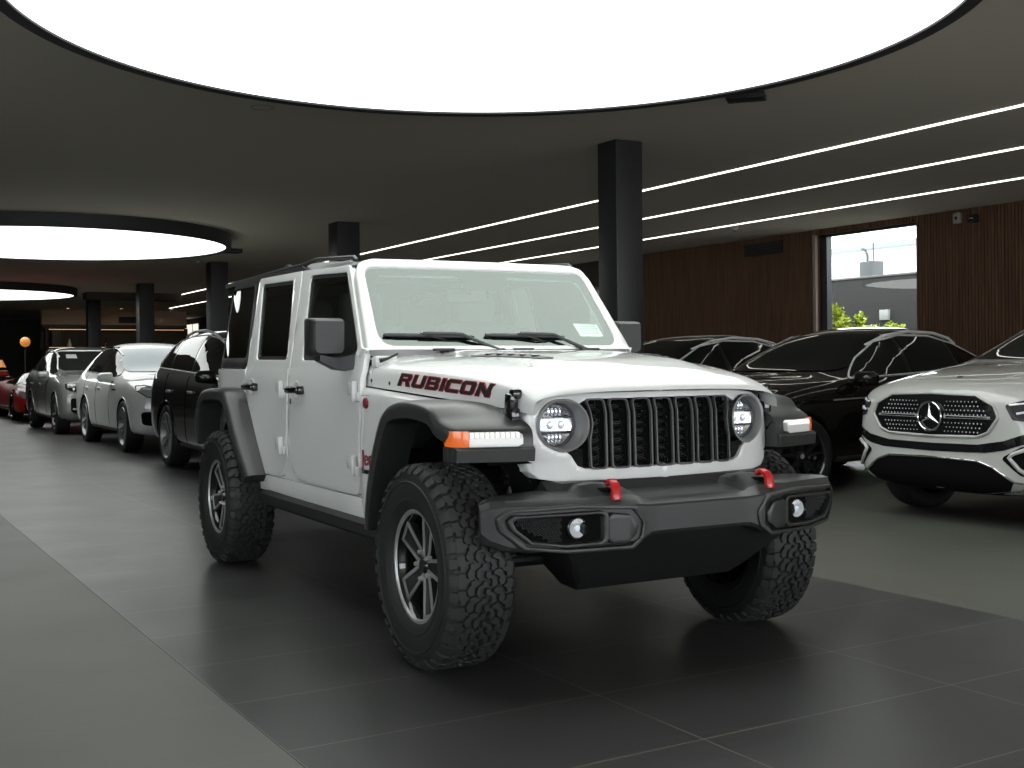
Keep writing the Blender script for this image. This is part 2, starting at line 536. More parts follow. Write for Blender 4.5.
# unseen side wall; its run of glazing is added to light the off-road car
bm = bmesh.new()
box(bm, (2.5, Y0 - 0.15, 0.5), (11.0, 0.3, 1.0))
box(bm, (2.5, Y0 - 0.15, H - 0.2), (11.0, 0.3, 0.4))
box(bm, ((X0 - 3) / 2, Y0 - 0.15, H / 2), (-3 - X0, 0.3, H))
box(bm, ((X1 + 8) / 2, Y0 - 0.15, H / 2), (X1 - 8, 0.3, H))
struct(finish('wall_left', bm, mat('side_wall_paint', (0.12, 0.12, 0.115), 0.8), smooth=False))
PANE = glass_mat('window_glass', (0.90, 0.92, 0.92), 1.5)
MULL = mat('window_mullion', (0.02, 0.021, 0.023), 0.4)
bm = bmesh.new()
for i in range(7):
    box(bm, (-2.96 + i * 1.82, Y0 - 0.1, 2.1), (0.08, 0.12, 2.2))
w2 = struct(finish('added_window', bm, MULL, smooth=False))
bm = bmesh.new(); box(bm, (2.5, Y0 - 0.1, 2.1), (11, 0.012, 2.2)); finish('pane', bm, PANE, w2, smooth=False)

# window in the walnut wall
bm = bmesh.new()
zt = 3.5
box(bm, (WIN_A + 0.09, Y1 + 0.12, zt / 2), (0.16, 0.12, zt))
box(bm, (WIN_B - 0.015, Y1 + 0.2, zt / 2), (0.03, 0.12, zt))
box(bm, ((WIN_A + WIN_B) / 2, Y1 + 0.12, zt - 0.02), (WIN_B - WIN_A, 0.12, 0.04))
box(bm, ((WIN_A + WIN_B) / 2, Y1 + 0.12, 0.04), (WIN_B - WIN_A, 0.12, 0.08))
w1 = struct(finish('window_1', bm, mat('window_frame_black', (0.012, 0.015, 0.022), 0.35), smooth=False))
bm = bmesh.new(); box(bm, ((WIN_A + WIN_B) / 2 + 0.06, Y1 + 0.16, zt / 2), (WIN_B - WIN_A - 0.14, 0.012, zt - 0.08)); finish('pane', bm, PANE, w1, smooth=False)
# pale jamb strip on the left reveal
bm = bmesh.new(); box(bm, (WIN_A - 0.035, Y1 - 0.02, zt / 2), (0.07, 0.06, zt)); struct(finish('trim_1', bm, mat('bronze_jamb', (0.34, 0.27, 0.22), 0.5), smooth=False))
# narrow far window and its metal mullion beside the near pillar
bm = bmesh.new()
box(bm, (-18.52, Y1 + 0.05, 1.5), (0.1, 0.16, 3.0)); box(bm, (-17.68, Y1 + 0.05, 1.5), (0.1, 0.16, 3.0)); box(bm, (-18.1, Y1 + 0.05, 2.97), (0.8, 0.16, 0.06))
w3 = struct(finish('window_3', bm, mat('grey_metal_frame', (0.16, 0.16, 0.165), 0.4), smooth=False))
bm = bmesh.new(); box(bm, (-18.1, Y1 + 0.12, 1.5), (0.75, 0.012, 2.94)); finish('pane', bm, PANE, w3, smooth=False)

# ---- big round ceiling lamps
LAMPM = mat('lamp_membrane', (0.8, 0.8, 0.8), 0.6, emit=(0.955, 1.0, 0.965), es=LAMP)
RIM = mat('lamp_rim_black', (0.016, 0.017, 0.016), 0.6)
def round_lamp(cx, cy, R, label):
    e = empty('ceiling_lamp', label, 'ceiling lamp', (cx, cy, H), group=None)
    bm = bmesh.new()
    lathe(bm, [(R + 0.10, 0), (R + 0.10, -0.21), (R + 0.095, -0.22), (R + 0.01, -0.22), (R, -0.215), (R, -0.16), (R - .03, -.16), (R - .03, 0)], 160, 'z', close=True)
    finish('rim', bm, RIM, e)
    bm = bmesh.new()
    lathe(bm, [(0, -0.20), (R * 0.5, -0.20), (R + 0.005, -0.20), (R + 0.005, -0.185), (0, -0.185)], 160, 'z')
    finish('diffuser', bm, LAMPM, e, smooth=False)
    return e
round_lamp(-2.02, 0.56, 2.86, 'huge round glowing ceiling lamp directly over the white off-road car')
round_lamp(-17.5, 0.46, 2.94, 'round glowing ceiling lamp with black rim above the row of cars at left')
round_lamp(-32.93, 0.50, 2.94, 'smallest farthest round glowing ceiling lamp at the left edge of the photo')

# ---- recessed light lines
SM = mat('light_line', (0.9, 0.9, 0.85), 0.5, emit=(1.0, 0.97, 0.88), es=STRIP)
for y, y2, xa, xb, lb in ((6.50, 7.02, -35.6, 11.3, 'thin straight ceiling light line nearest the round lamps'),
                      (8.46, 8.88, -43.0, 11.3, 'middle of the three thin straight ceiling light lines'),
                      (10.38, 10.75, -30.0, 11.3, 'thin straight ceiling light line nearest the walnut wall')):
    bm = bmesh.new(); box(bm, ((xa + xb) / 2, (y + y2) / 2, H - 0.006), (xb - xa, 0.045, 0.010), rot=Matrix.Rotation(-atan2(y2 - y, xb - xa), 3, 'Z'))
    o = tag(finish('light_line', bm, SM, smooth=False), lb, 'ceiling light')

# ---- pillars
PIL = noise_bump(mat('pillar_charcoal', (0.017, 0.017, 0.0175), 0.45), 60, 0.1, 0.001)
def pillar(x, y, s, label):
    bm = bmesh.new(); box(bm, (0, 0, H / 2), (s, s, H), 0.008)
    o = finish('pillar', bm, PIL, ang=50)
    o.location = (x, y, 0)
    return tag(o, label, 'pillar')
pillar(-6.02, 4.40, 0.345, 'charcoal square pillar rising behind the hood of the white off-road car')
pillar(-13.92, 4.45, 0.40, 'charcoal square pillar showing just above the roof of the white off-road car')
pillar(-22.03, 4.68, 0.40, 'charcoal square pillar above the black SUV at left')
pillar(-29.5, 4.80, 0.42, 'charcoal square pillar behind the white SUV at left')
pillar(-37.7, 4.95, 0.42, 'charcoal square pillar between the grey SUV and the white SUV, far back')
pillar(-46.1, 5.10, 0.45, 'farthest charcoal pillar above the grey SUV')
# ================================================================== the white off-road car (x forward, y left, origin under the front axle)
JEEP = empty('off_road_car', 'white four-door off-road car with black fenders and red tow hooks, largest in the picture', 'car', (0, 0, 0), radians(-1.3))
TR = 0.4155      # tyre radius
WX = (0.0, -3.008)

def yside(z, x=-2.0):
    y = 0.80 + 0.010 * sin(pi * min(1, max(0, (z - 0.45) / 0.77)))
    if z > 1.215: y = 0.79 - (z - 1.215) * 0.18
    if x < -3.45: y -= (x + 3.45) ** 2 * 0.9
    return y

def side_map(s, off=0.0):
    return lambda u, v, w: (u, s * (yside(v, u) + off + w), v)

# ---- hood surface
HX = [-0.90, -0.5, 0.0, 0.20, 0.29, 0.345, 0.372, 0.385]
HZ = [1.286, 1.274, 1.238, 1.205, 1.182, 1.153, 1.133, 1.116]
def hood_yh(x): return interp(x, [-0.97, 0.10, 0.30, 0.385], [0.775, 0.648, 0.628, 0.620])
def hood_ze(x): return interp(x, [-0.97, 0.13, 0.385], [1.132, 1.055, 1.030])
def hood_pt(x, t):
    # t -1..1 across
    yh, ze, zc = hood_yh(x), hood_ze(x), smooth_interp(x, HX, HZ)
    a = abs(t) * pi / 2
    s = 1 if t >= 0 else -1
    y = yh * (sin(a) ** 0.62) if a > 0 else 0
    z = ze + (zc - ze) * (max(0, cos(a)) ** 0.42)
    # centre bulge
    b = 0.018 * max(0, min(1, (0.42 - y) / 0.10)) * max(0, min(1, (0.33 - x) / 0.25))
    b = b * b * (3 - 2 * b) if False else b
    return (x, s * y, z + b)

bm = bmesh.new()
xs = [-0.90 + 1.2 * i / 30 for i in range(31)] + [0.315, 0.33, 0.345, 0.358, 0.368, 0.376, 0.382, 0.385]
NT = 56
V = [[bm.verts.new(hood_pt(x, -1 + 2 * j / NT)) for j in range(NT + 1)] for x in xs]
for A, B in zip(V, V[1:]):
    for j in range(NT): bm.faces.new((A[j], A[j + 1], B[j + 1], B[j]))
# rear lip
rl = [bm.verts.new(v.co + Vector((-0.002, 0, -0.03))) for v in V[0]]
for j in range(NT): bm.faces.new((V[0][j], V[0][j + 1], rl[j + 1], rl[j]))
hood = finish('hood', bm, WHITE, JEEP, ang=50)

def hood_z(x, y):
    # height of the hood over (x,y)
    yh, ze, zc = hood_yh(x), hood_ze(x), smooth_interp(x, HX, HZ)
    r = min(0.999, abs(y) / yh)
    a = math.asin(r ** (1 / 0.62))
    b = 0.018 * max(0, min(1, (0.42 - abs(y)) / 0.10)) * max(0, min(1, (0.33 - x) / 0.25))
    return ze + (zc - ze) * cos(a) ** 0.42 + b

# hood vents
for s in (1, -1):
    vp = round_poly([(-0.54, 0.44 * s), (-0.42, 0.35 * s), (0.03, 0.295 * s), (-0.03, 0.345 * s)], 0.012)
    o = panel_obj('hood_vent', vp, lambda u, v, w: (u, v, hood_z(u, v) + 0.004 + w), PLASTIC, hood, thick=0.01, step=0.05, bev=0.002)
    for k in range(5):
        xx = -0.42 + k * 0.08; yy = 0.385 - k * 0.015
        bm = bmesh.new(); box(bm, (xx, yy * s, hood_z(xx, yy) + 0.005), (0.02, 0.035, 0.005), 0.002)
        finish('vent_louvre', bm, GLOSSBLACK, hood)
# cowl
for sd in (-1, 1):
  bm = bmesh.new()
  V2 = [[bm.verts.new(Vector(hood_pt(-0.905, -1 + 2 * j / NT)) + Vector((dx, 0, dz))) for j in range(NT + 1)] for dx, dz in ((0, -0.02), (0, 0.0), (-0.075, 0.004), (-0.085, -0.03))]
  for A, B in zip(V2, V2[1:]):
    for j in range(NT):
        if A[j].co.y * sd > 0.42 or A[j + 1].co.y * sd > 0.42: bm.faces.new((A[j], A[j + 1], B[j + 1], B[j]))
  for v in [v for v in bm.verts if not v.link_faces]: bm.verts.remove(v)
  finish('cowl_side', bm, WHITE, JEEP, ang=40)
bm = bmesh.new()
grid(bm, lambda a, b: (-0.885 - 0.10 * a, -0.755 + 1.51 * b, 1.262 + 0.012 * a + 0.0 * b - 0.03 * abs(2 * b - 1) ** 4), 3, 24)
finish('cowl_grille', bm, PLASTIC, JEEP, ang=60)
for s in (1, -1):
    bm = bmesh.new(); box(bm, (-0.90, 0.70 * s, 1.245), (0.06, 0.12, 0.06), 0.015); finish('cowl_cap', bm, WHITE, JEEP)
for yy in (-0.45, 0.0, 0.40):
    bm = bmesh.new(); box(bm, (-0.865, yy + 0.05, 1.303), (0.035, 0.11, 0.014), 0.005); finish('washer_nozzle', bm, PLASTIC, JEEP)
for s in (1, -1):
    bm = bmesh.new(); tube(bm, [(-0.86, 0.74 * s, 1.252), (-0.86, 0.70 * s, 1.262), (-0.84, 0.655 * s, 1.285)], [0.012, 0.007, 0.005]); finish('hood_hinge', bm, PLASTIC, JEEP)

# lettering on the hood flanks
def letters(word, origin, du, dn, size_u, size_v, shear, gap, s, parent):
    L = Vector(du).normalized(); Nn = Vector(dn).normalized(); Uv = Nn.cross(L) if s < 0 else L.cross(Nn) * -1
    Uv = Vector((0, 0, 1))
    x = 0.0
    for ch in word:
        w, out, holes = GLY[ch]
        def mp(off):
            def f(u, v, ww):
                uu = (x + u + v * shear) * size_u
                p = Vector(origin) + L * uu + Uv * (v * size_v)
                yy = hood_yh(p.x); zz = p.z
                ze, zc = hood_ze(p.x), smooth_interp(p.x, HX, HZ)
                q = max(0.0, min(1, (zz - ze) / (zc - ze)))
                a = math.acos(q ** (1 / 0.42)) if q > 0 else pi / 2
                y = yy * sin(a) ** 0.62
                return (p.x, s * (y + off + ww), zz)
            return f
        panel_obj('lettering_outline', offset_poly(out, 0.055), mp(0.0035), DECALRED, parent, thick=0.001, holes=[offset_poly(h, -0.05) for h in holes], step=0)
        panel_obj('lettering', out, mp(0.0055), DECALBLACK, parent, thick=0.001, holes=holes, step=0)
        x += w + gap
    return x
tot = sum(GLY[c][0] for c in 'RUBICON') + 6 * 0.16
su = 0.735 / tot
letters('RUBICON', (-0.655, -0.7, 1.137), (1, 0, -0.060), (0, -1, 0), su, 0.056, 0.28, 0.16, -1, hood)
letters('RUBICON', (0.10, 0.7, 1.090), (-1, 0, 0.060), (0, 1, 0), su, 0.056, 0.28, 0.16, 1, hood)

# ---- grille panel
def gx(y, z):
    x = 0.402 - 0.17 * y * y
    if z > 1.03: x -= (z - 1.03) * 0.30
    x -= (z - 0.77) * 0.03
    if abs(y) > 0.5: x -= (abs(y) - 0.5) ** 2 * 2.0
    return x
half = [(0.0, 1.112), (0.43, 1.110), (0.525, 1.098), (0.580, 1.068), (0.612, 1.02), (0.628, 0.95), (0.626, 0.86), (0.603, 0.80), (0.568, 0.772), (0.50, 0.760), (0.0, 0.757)]
outl = half[1:-1] + [(0.0, 0.757)] + [(-y, z) for y, z in reversed(half[1:-1])] + [(0.0, 1.112)]
HC, HZc, HR = 0.470, 0.983, 0.103
arc = [(HC + HR * cos(a), HZc + HR * sin(a)) for a in [radians(132 - k * 228 / 22) for k in range(23)]]
hh = [(0.0, 1.086), (0.345, 1.085), (0.372, 1.076)] + arc + [(0.435, 0.862), (0.41, 0.822), (0.375, 0.808), (0.0, 0.806)]
hole = hh[1:-1] + [(0.0, 0.806)] + [(-y, z) for y, z in reversed(hh[1:-1])] + [(0.0, 1.086)]
G = panel_obj('grille_panel', outl, lambda u, v, w: (gx(u, v) + w, u, v), WHITE, JEEP, thick=0.09, holes=[hole], step=0.02, bev=0.006, ang=30)
# white side return + lower valance of the grille panel
for s in (1, -1):
    bm = bmesh.new()
    loft(bm, [[(0.33, 0.56 * s, 1.05), (0.20, 0.60 * s, 1.035), (0.20, 0.60 * s, 0.83), (0.33, 0.59 * s, 0.80)],
              [(0.30, 0.605 * s, 1.03), (0.19, 0.625 * s, 1.03), (0.19, 0.625 * s, 0.85), (0.30, 0.615 * s, 0.82)]])
    finish('grille_side', bm, WHITE, JEEP)
# black backing of the insert
bk = [(0.0, 1.092), (0.345, 1.091), (0.372, 1.08), (0.362, 1.0), (0.37, 0.93), (0.395, 0.89), (0.445, 0.868), (0.415, 0.816), (0.375, 0.802), (0.0, 0.800)]
bk = bk[1:] + [(-y, z) for y, z in reversed(bk[1:-1])] + [bk[0]]
panel_obj('grille_backing', bk, lambda u, v, w: (gx(u, v) - 0.045 + w, u, v), VOID, JEEP, thick=0.006, step=0.06)
# lower ribbed filler beside the headlights
for s in (1, -1):
    bm = bmesh.new()
    V = [[bm.verts.new((gx(0.40, z) - 0.018 - (0.006 if k % 2 else 0), (0.375 if e == 0 else min(0.448, 0.405 + (z - 0.81) * 0.9)) * s, z)) for e in (0, 1)] for k, z in enumerate([0.81 + j * 0.0042 for j in range(19)])]
    for A, B in zip(V, V[1:]): bm.faces.new((A[0], A[1], B[1], B[0]))
    finish('grille_filler', bm, PLASTIC, JEEP, ang=10)
# seven slots
for k in range(-3, 4):
    yc = k * 0.1075
    o = [(yc - 0.045, 0.802), (yc + 0.045, 0.802), (yc + 0.045, 1.088), (yc - 0.045, 1.088)]
    if abs(k) == 3:
        s = 1 if k > 0 else -1
        o = [(yc - 0.045 * s, 0.802), (yc + 0.034 * s, 0.802), (yc + 0.036 * s, 0.92), (yc + 0.024 * s, 0.985), (yc + 0.034 * s, 1.05), (yc + 0.044 * s, 1.088), (yc - 0.045 * s, 1.088)]
    out = round_poly(o, 0.022); inn = round_poly(offset_poly(o, -0.0075), 0.016)
    fr = panel_obj('grille_slot', out, lambda u, v, w: (gx(u, v) + 0.006 + w, u, v), GREYRING, JEEP, thick=0.014, holes=[inn], step=0, bev=0.0025, lines=[1.03], ang=40)
    bm = bmesh.new()
    for j in range(8):
        zc = 0.826 + j * 0.0345
        for ring, (rw, rh) in enumerate([(0.030, 0.0155), (0.021, 0.009)]):
            pts = []
            for a in range(8):
                t = 2 * pi * (a + 0.5) / 8
                yy = yc + rw * cos(t) * 1.05; zz = zc + rh * sin(t) * 1.05
                pts.append((gx(yy, zz) - 0.026 - 0.006 * ring, yy, zz))
            pts.append(pts[0])
            tube(bm, pts, 0.0020, 5, cap=False)
    finish('grille_mesh', bm, GLOSSBLACK, fr)

# ---- headlights
for s in (-1, 1):
    hl = bmesh.new()
    cx = gx(HC, HZc)
    lathe(hl, [(HR + 0.004, cx + 0.004), (HR - 0.004, cx + 0.007), (HR - 0.010, cx), (HR - 0.013, cx - 0.02), (0.087, 0.305), (0.087, 0.27), (0.004, 0.27)], 56, 'x', c=(0, HC * s, HZc))
    for v in hl.verts:
        if v.co.x > 0.28: v.co.x -= (abs(v.co.y) - HC) * 0.25 * (v.co.x - 0.28) / 0.08
    hb = finish('headlight_bucket', hl, BUCKET, JEEP, ang=50)
    bm = bmesh.new()
    lathe(bm, [(0.089, 0.292), (0.089, 0.310), (0.084, 0.313), (0.081, 0.306), (0.081, 0.284), (0.089, 0.284)], 56, 'x', c=(0, HC * s, HZc), close=True)
    finish('headlight_ring', bm, GREYRING, hb)
    # segmented reflector, bands and projector lenses
    bm = bmesh.new()
    lathe(bm, [(0.0, 0.272), (0.05, 0.277), (0.081, 0.292)], 40, 'x', c=(0, HC * s, HZc)); finish('reflector', bm, REFLECTOR, hb)
    for zz, hgt, m in ((0.052, 0.030, REFLECTOR), (0.0, 0.040, LEDM), (-0.052, 0.030, REFLECTOR)):
        w = sqrt(max(0, 0.076 ** 2 - (abs(zz) + hgt / 2) ** 2)) * 2
        bm = bmesh.new()
        n = 4 if m is REFLECTOR else 2
        for q in range(n):
            box(bm, (0.292, HC * s + (q - (n - 1) / 2) * w / n, HZc + zz), (0.014, w / n * 0.9, hgt), 0.006)
        finish('light_segment', bm, m, hb)
    for zz in (0.030, -0.030):
        bm = bmesh.new(); box(bm, (0.297, HC * s, HZc + zz), (0.01, 0.145, 0.008), 0.002); finish('light_divider', bm, PLASTIC, hb)
    bm = bmesh.new()
    for q in (-1, 1):
        lathe(bm, [(0.0, 0.310), (0.010, 0.308), (0.0165, 0.300), (0.017, 0.294)], 20, 'x', c=(0, HC * s + q * 0.026, HZc - 0.0))
    finish('projector_lens', bm, LEDLOW, hb)
    bm = bmesh.new(); lathe(bm, [(0.0, 0.321), (0.04, 0.318), (0.082, 0.309)], 40, 'x', c=(0, HC * s, HZc)); finish('lens', bm, LENS, hb)

# ---- fenders (white)
def fy(x): return interp(x, [-0.60, -0.35, 0.0, 0.30], [0.800, 0.785, 0.70, 0.64])
def fz(x): return interp(x, [-0.97, -0.40, -0.2, 0.1, 0.24, 0.33], [1.085, 1.068, 1.075, 1.058, 1.02, 0.97])
for s in (-1, 1):
    bm = bmesh.new()
    def ff(a, b):
        x = -0.945 + a * 1.195
        yi, zi = hood_yh(x) + 0.004, hood_ze(x) - 0.006
        yo, zo = max(fy(x), yi + 0.01), min(fz(x) + 0.004, zi - 0.012)
        # rounded shoulder
        t = b
        k = 1 - (1 - t) ** 1.0
        y = yi + (yo - yi) * (sin(t * pi / 2))
        z = zi + (zo - zi) * (1 - cos(t * pi / 2)) 
        return (x, s * y, z)
    grid(bm, ff, 30, 8)
    grid(bm, lambda a, b: (-0.945 + a * 1.195, s * (hood_yh(-0.945 + a * 1.195) + 0.004), hood_ze(-0.945 + a * 1.195) - 0.006 - 0.03 * b), 30, 1)
    bmesh.ops.remove_doubles(bm, verts=bm.verts[:], dist=0.0005)
    finish('fender_top', bm, WHITE, JEEP, ang=60)
    arch = [(0.31, 0.90), (0.22, 0.985), (0.10, 1.02), (-0.15, 1.04), (-0.30, 1.02), (-0.40, 0.95), (-0.50, 0.78), (-0.60, 0.52), (-0.60, 0.487)]
    top = [(-0.945, 0.487), (-0.945, 1.084)] + [(x, min(fz(x) + 0.004, hood_ze(x) - 0.018)) for x in (-0.8, -0.6, -0.4, -0.2, 0.0, 0.15, 0.24, 0.31)]
    panel_obj('fender_side', arch + top, lambda u, v, w, s=s: (u, s * (fy(u) + 0.008 * sin(pi * min(1, max(0, (v - .45) / .65))) + w), v), WHITE, JEEP, thick=0.015, step=0.07, bev=0.003)
    # round trail badge, bolts
    bm = bmesh.new(); lathe(bm, [(0, 0.007), (0.022, 0.006), (0.026, 0.002), (0.026, -0.004)], 24, 'y')
    for v in bm.verts: v.co = Vector((v.co.x, s * v.co.y, v.co.z)) + Vector((-0.885, s * 0.808, 1.050))
    finish('round_badge', bm, BADGERED, JEEP)
    for bx in (-0.90, -0.73):
        bm = bmesh.new(); lathe(bm, [(0, 0.004), (0.007, 0.003), (0.009, 0)], 12, 'y')
        for v in bm.verts: v.co = Vector((v.co.x, s * v.co.y, v.co.z)) + Vector((bx, s * (hood_yh(bx) + 0.002), hood_ze(bx) + 0.03))
        finish('bolt', bm, PLASTIC, JEEP)
# script badge on the flank
me = text_mesh('Jeep', 0.105, 0, 0.002, 0.002)
for s in (-1, 1):
    for nm, txt, z, sz, mm in (('flank_badge', 'Jeep', 0.755, 0.105, BADGERED), ('small_badge', 'WRANGLER', 0.715, 0.028, GLOSSBLACK)):
        me = text_mesh(txt, sz, 0, 0.0015, 0.001)
        for v in me.vertices:
            u = v.co.x
            x = (-0.925 + u) if s < 0 else (-0.70 - u)
            v.co = Vector((x, s * (fy(x) + 0.0125 + v.co.z), z + v.co.y))
        me.materials.clear(); me.materials.append(mm)
        o = bpy.data.objects.new(nm, me); COL.objects.link(o); o.parent = JEEP

# ---- fender flares: sweep a section along the arch path
def flare(s, path, m=PLASTIC2, taper=False, name='fender_flare'):
    # path: (x, z, yin, yout, thick)
    P = []
    for a, b in zip(path, path[1:]):
        for k in range(3):
            t = k / 3; P.append(tuple(a[i] * (1 - t) + b[i] * t for i in range(5)))
    P.append(path[-1])
    for _ in range(2):
        P = [P[0]] + [tuple((P[i - 1][j] + 2 * P[i][j] + P[i + 1][j]) / 4 for j in range(5)) for i in range(1, len(P) - 1)] + [P[-1]]
    rings = []
    for i, (x, z, yi, yo, th) in enumerate(P):
        a = P[max(0, i - 1)]; b = P[min(len(P) - 1, i + 1)]
        d = Vector((b[0] - a[0], b[1] - a[1])).normalized()
        n = Vector((-d.y, d.x))     # outward when travelling rear->front over the top
        def pt(y, k):
            px, pz = x + n.x * k, z + n.y * k
            if taper and px > 0.12:
                px -= max(0, y - 0.66) * 0.36 * min(1, (px - 0.12) / 0.15)
            return (px, s * y, pz)
        rings.append([pt(yi, 0.004), pt(yi + (yo - yi) * 0.5, 0.006), pt(yo - 0.03, 0.002), pt(yo - 0.012, -0.003), pt(yo - 0.002, -0.014), pt(yo, -0.028),
                      pt(yo, -th + 0.012), pt(yo - 0.004, -th + 0.003), pt(yo - 0.012, -th), pt(yo - 0.03, -th), pt(yi, -th)])
    bm = bmesh.new(); loft(bm, rings)
    return finish(name, bm, m, JEEP, ang=40)
YO = 0.950
front_path = [(-0.625, 0.50, .79, .93, .05), (-0.60, 0.60, .79, .94, .06), (-0.51, 0.80, .79, YO, .065), (-0.43, 0.945, .79, YO, .07), (-0.375, 1.02, .79, YO, .07), (-0.30, 1.062, .79, YO, .07),
              (-0.15, 1.082, .76, YO, .07), (0.02, 1.075, .70, YO, .07), (0.12, 1.06, .66, YO, .07), (0.24, 1.025, .63, YO, .07), (0.325, 0.995, .62, .935, .07), (0.362, 0.978, .62, .925, .07), (0.376, 0.956, .62, .92, .07), (0.380, 0.90, .62, .92, .07), (0.384, 0.86, .62, .92, .07)]
rear_path = [(-3.64, 0.72, .78, .93, .06), (-3.62, 0.86, .79, YO, .07), (-3.55, 1.0, .79, YO, .07), (-3.44, 1.075, .79, YO, .07), (-3.25, 1.092, .79, YO, .07), (-2.98, 1.092, .79, YO, .07), (-2.88, 1.07, .79, YO, .07), (-2.80, 0.99, .79, YO, .07), (-2.62, 0.77, .79, YO, .07), (-2.47, 0.585, .79, .93, .07)]
for s in (-1, 1):
    fl = flare(s, front_path, taper=True)
    flare(s, rear_path)
    # daytime light strip and amber corner set in the front face of the flare
    def fxm(y): return 0.382 - max(0, y - 0.66) * 0.36
    bm = bmesh.new()
    rings = []
    for y in (0.672, 0.69, 0.74, 0.79, 0.83, 0.868):
        x = fxm(y)
        z0, z1 = (0.911, 0.968)
        if y < 0.68: z0, z1 = 0.921, 0.957
        rings.append([(x - 0.02, s * y, z1), (x + 0.010, s * y, z1), (x + 0.016, s * y, (z0 + z1) / 2 + 0.005), (x + 0.016, s * y, z0), (x - 0.02, s * y, z0)])
    loft(bm, rings); lamp = finish('daytime_light', bm, DRLM, fl, ang=40)
    bm = bmesh.new()
    for k in range(10):
        y = 0.69 + k * 0.0188
        box(bm, (fxm(y) + 0.0125, s * y, 0.955), (0.012, 0.012, 0.022), 0.003)
    finish('light_element', bm, mat('drl_bright', (0.9, 0.9, 0.88), 0.2, emit=(1, 1, .97), es=0.5) if s < 0 else bpy.data.materials['drl_bright'], fl)
    bm = bmesh.new(); rings = []
    for y in (0.870, 0.89, 0.910, 0.923):
        x = fxm(y) - (0.0 if y < 0.90 else (y - 0.90) * 1.2)
        rings.append([(x - 0.07, s * y, 0.972), (x + 0.010, s * y, 0.972), (x + 0.014, s * y, 0.941), (x + 0.012, s * y, 0.911), (x - 0.045, s * y, 0.911)])
    loft(bm, rings); finish('turn_signal', bm, AMBER, fl, ang=40)
    # lower lip under the lamp
    bm = bmesh.new(); rings = []
    for y in (0.625, 0.70, 0.80, 0.88, 0.918):
        x = fxm(y)
        rings.append([(x - 0.10, s * y, 0.908), (x + 0.012, s * y, 0.908), (x + 0.024, s * y, 0.899), (x + 0.018, s * y, 0.852), (x - 0.10, s * y, 0.850)])
    loft(bm, rings); finish('flare_lip', bm, PLASTIC2, fl, ang=30)
    # wheel-well liners
    for wx, r in ((0.0, 0.485), (-3.008, 0.55)):
        bm = bmesh.new()
        A = []
        A0, A1 = (48, 140) if wx > -1 else (-8, 196)
        for k in range(17):
            a = radians(A0 + A1 * k / 16)
            A.append([(wx + r * cos(a), s * 0.47, TR + 0.06 + r * sin(a)), (wx + r * cos(a), s * 0.79, TR + 0.06 + r * sin(a))])
        loft(bm, [[p[0], p[1]] for p in A], closed=False, cap=False)
        fan = [bm.verts.new((wx + r * cos(radians(A0 + A1 * k / 16)), s * 0.47, TR + 0.06 + r * sin(radians(A0 + A1 * k / 16)))) for k in range(17)]
        if wx < -1: bm.faces.new(fan)
        finish('wheel_well', bm, VOID, JEEP)

# ---- hood latches
for s in (-1, 1):
    bm = bmesh.new()
    box(bm, (0.255, s * 0.648, 1.020), (0.085, 0.04, 0.07), 0.008)
    box(bm, (0.265, s * 0.652, 1.070), (0.055, 0.04, 0.085), 0.010, rot=Matrix.Rotation(0.12, 3, 'Y'))
    box(bm, (0.278, s * 0.640, 1.110), (0.046, 0.045, 0.045), 0.014)
    box(bm, (0.18, s * 0.650, 1.008), (0.10, 0.02, 0.018), 0.006)
    finish('hood_latch', bm, GLOSSBLACK, JEEP)

# ---- windshield frame, glass
def wsx(y, z): return -0.905 - (z - 1.337) * 0.79 - 0.05 * (y / 0.7) ** 2
NX, NZ = 0.785, 0.62
def wsm(off): return lambda u, v, w: (wsx(u, v) + (w + off) * NX, u, v + (w + off) * NZ)
fo = [(0.775, 1.295), (0.765, 1.345), (0.705, 1.70), (0.675, 1.765), (0.60, 1.785), (-0.60, 1.785), (-0.675, 1.765), (-0.705, 1.70), (-0.765, 1.345), (-0.775, 1.295)]
fo = round_poly(fo, [0.01, 0.1, 0.1, 0.06, 0.1, 0.1, 0.06, 0.1, 0.1, 0.01])
gi = round_poly([(0.700, 1.330), (0.655, 1.735), (-0.655, 1.735), (-0.700, 1.330)], [0.075, 0.06, 0.06, 0.075], 6)
WF = panel_obj('windshield_frame', fo, wsm(0.0), WHITE, JEEP, thick=0.075, holes=[gi], step=0.1, bev=0.012, ang=50)
gl = round_poly([(0.703, 1.327), (0.658, 1.738), (-0.658, 1.738), (-0.703, 1.327)], [0.075, 0.06, 0.06, 0.075], 6)
bm = bmesh.new(); panel(bm, gl, wsm(-0.010), thick=0, step=0.1)
WG = finish('windshield', bm, WINDSHIELD, JEEP, ang=180)
# black ceramic edge of the glass
inn = round_poly([(0.655, 1.375), (0.615, 1.700), (0.15, 1.705), (0.105, 1.625), (-0.105, 1.625), (-0.15, 1.705), (-0.615, 1.700), (-0.655, 1.375)], [0.07, 0.05, 0.02, 0.02, 0.02, 0.02, 0.05, 0.07], 5)
panel_obj('glass_border', offset_poly(gl, -0.002), wsm(-0.0135), mat('ceramic_border', (0.004, 0.005, 0.005), 1.0, spec=0.0), WG, thick=0.002, holes=[inn], step=0.1)
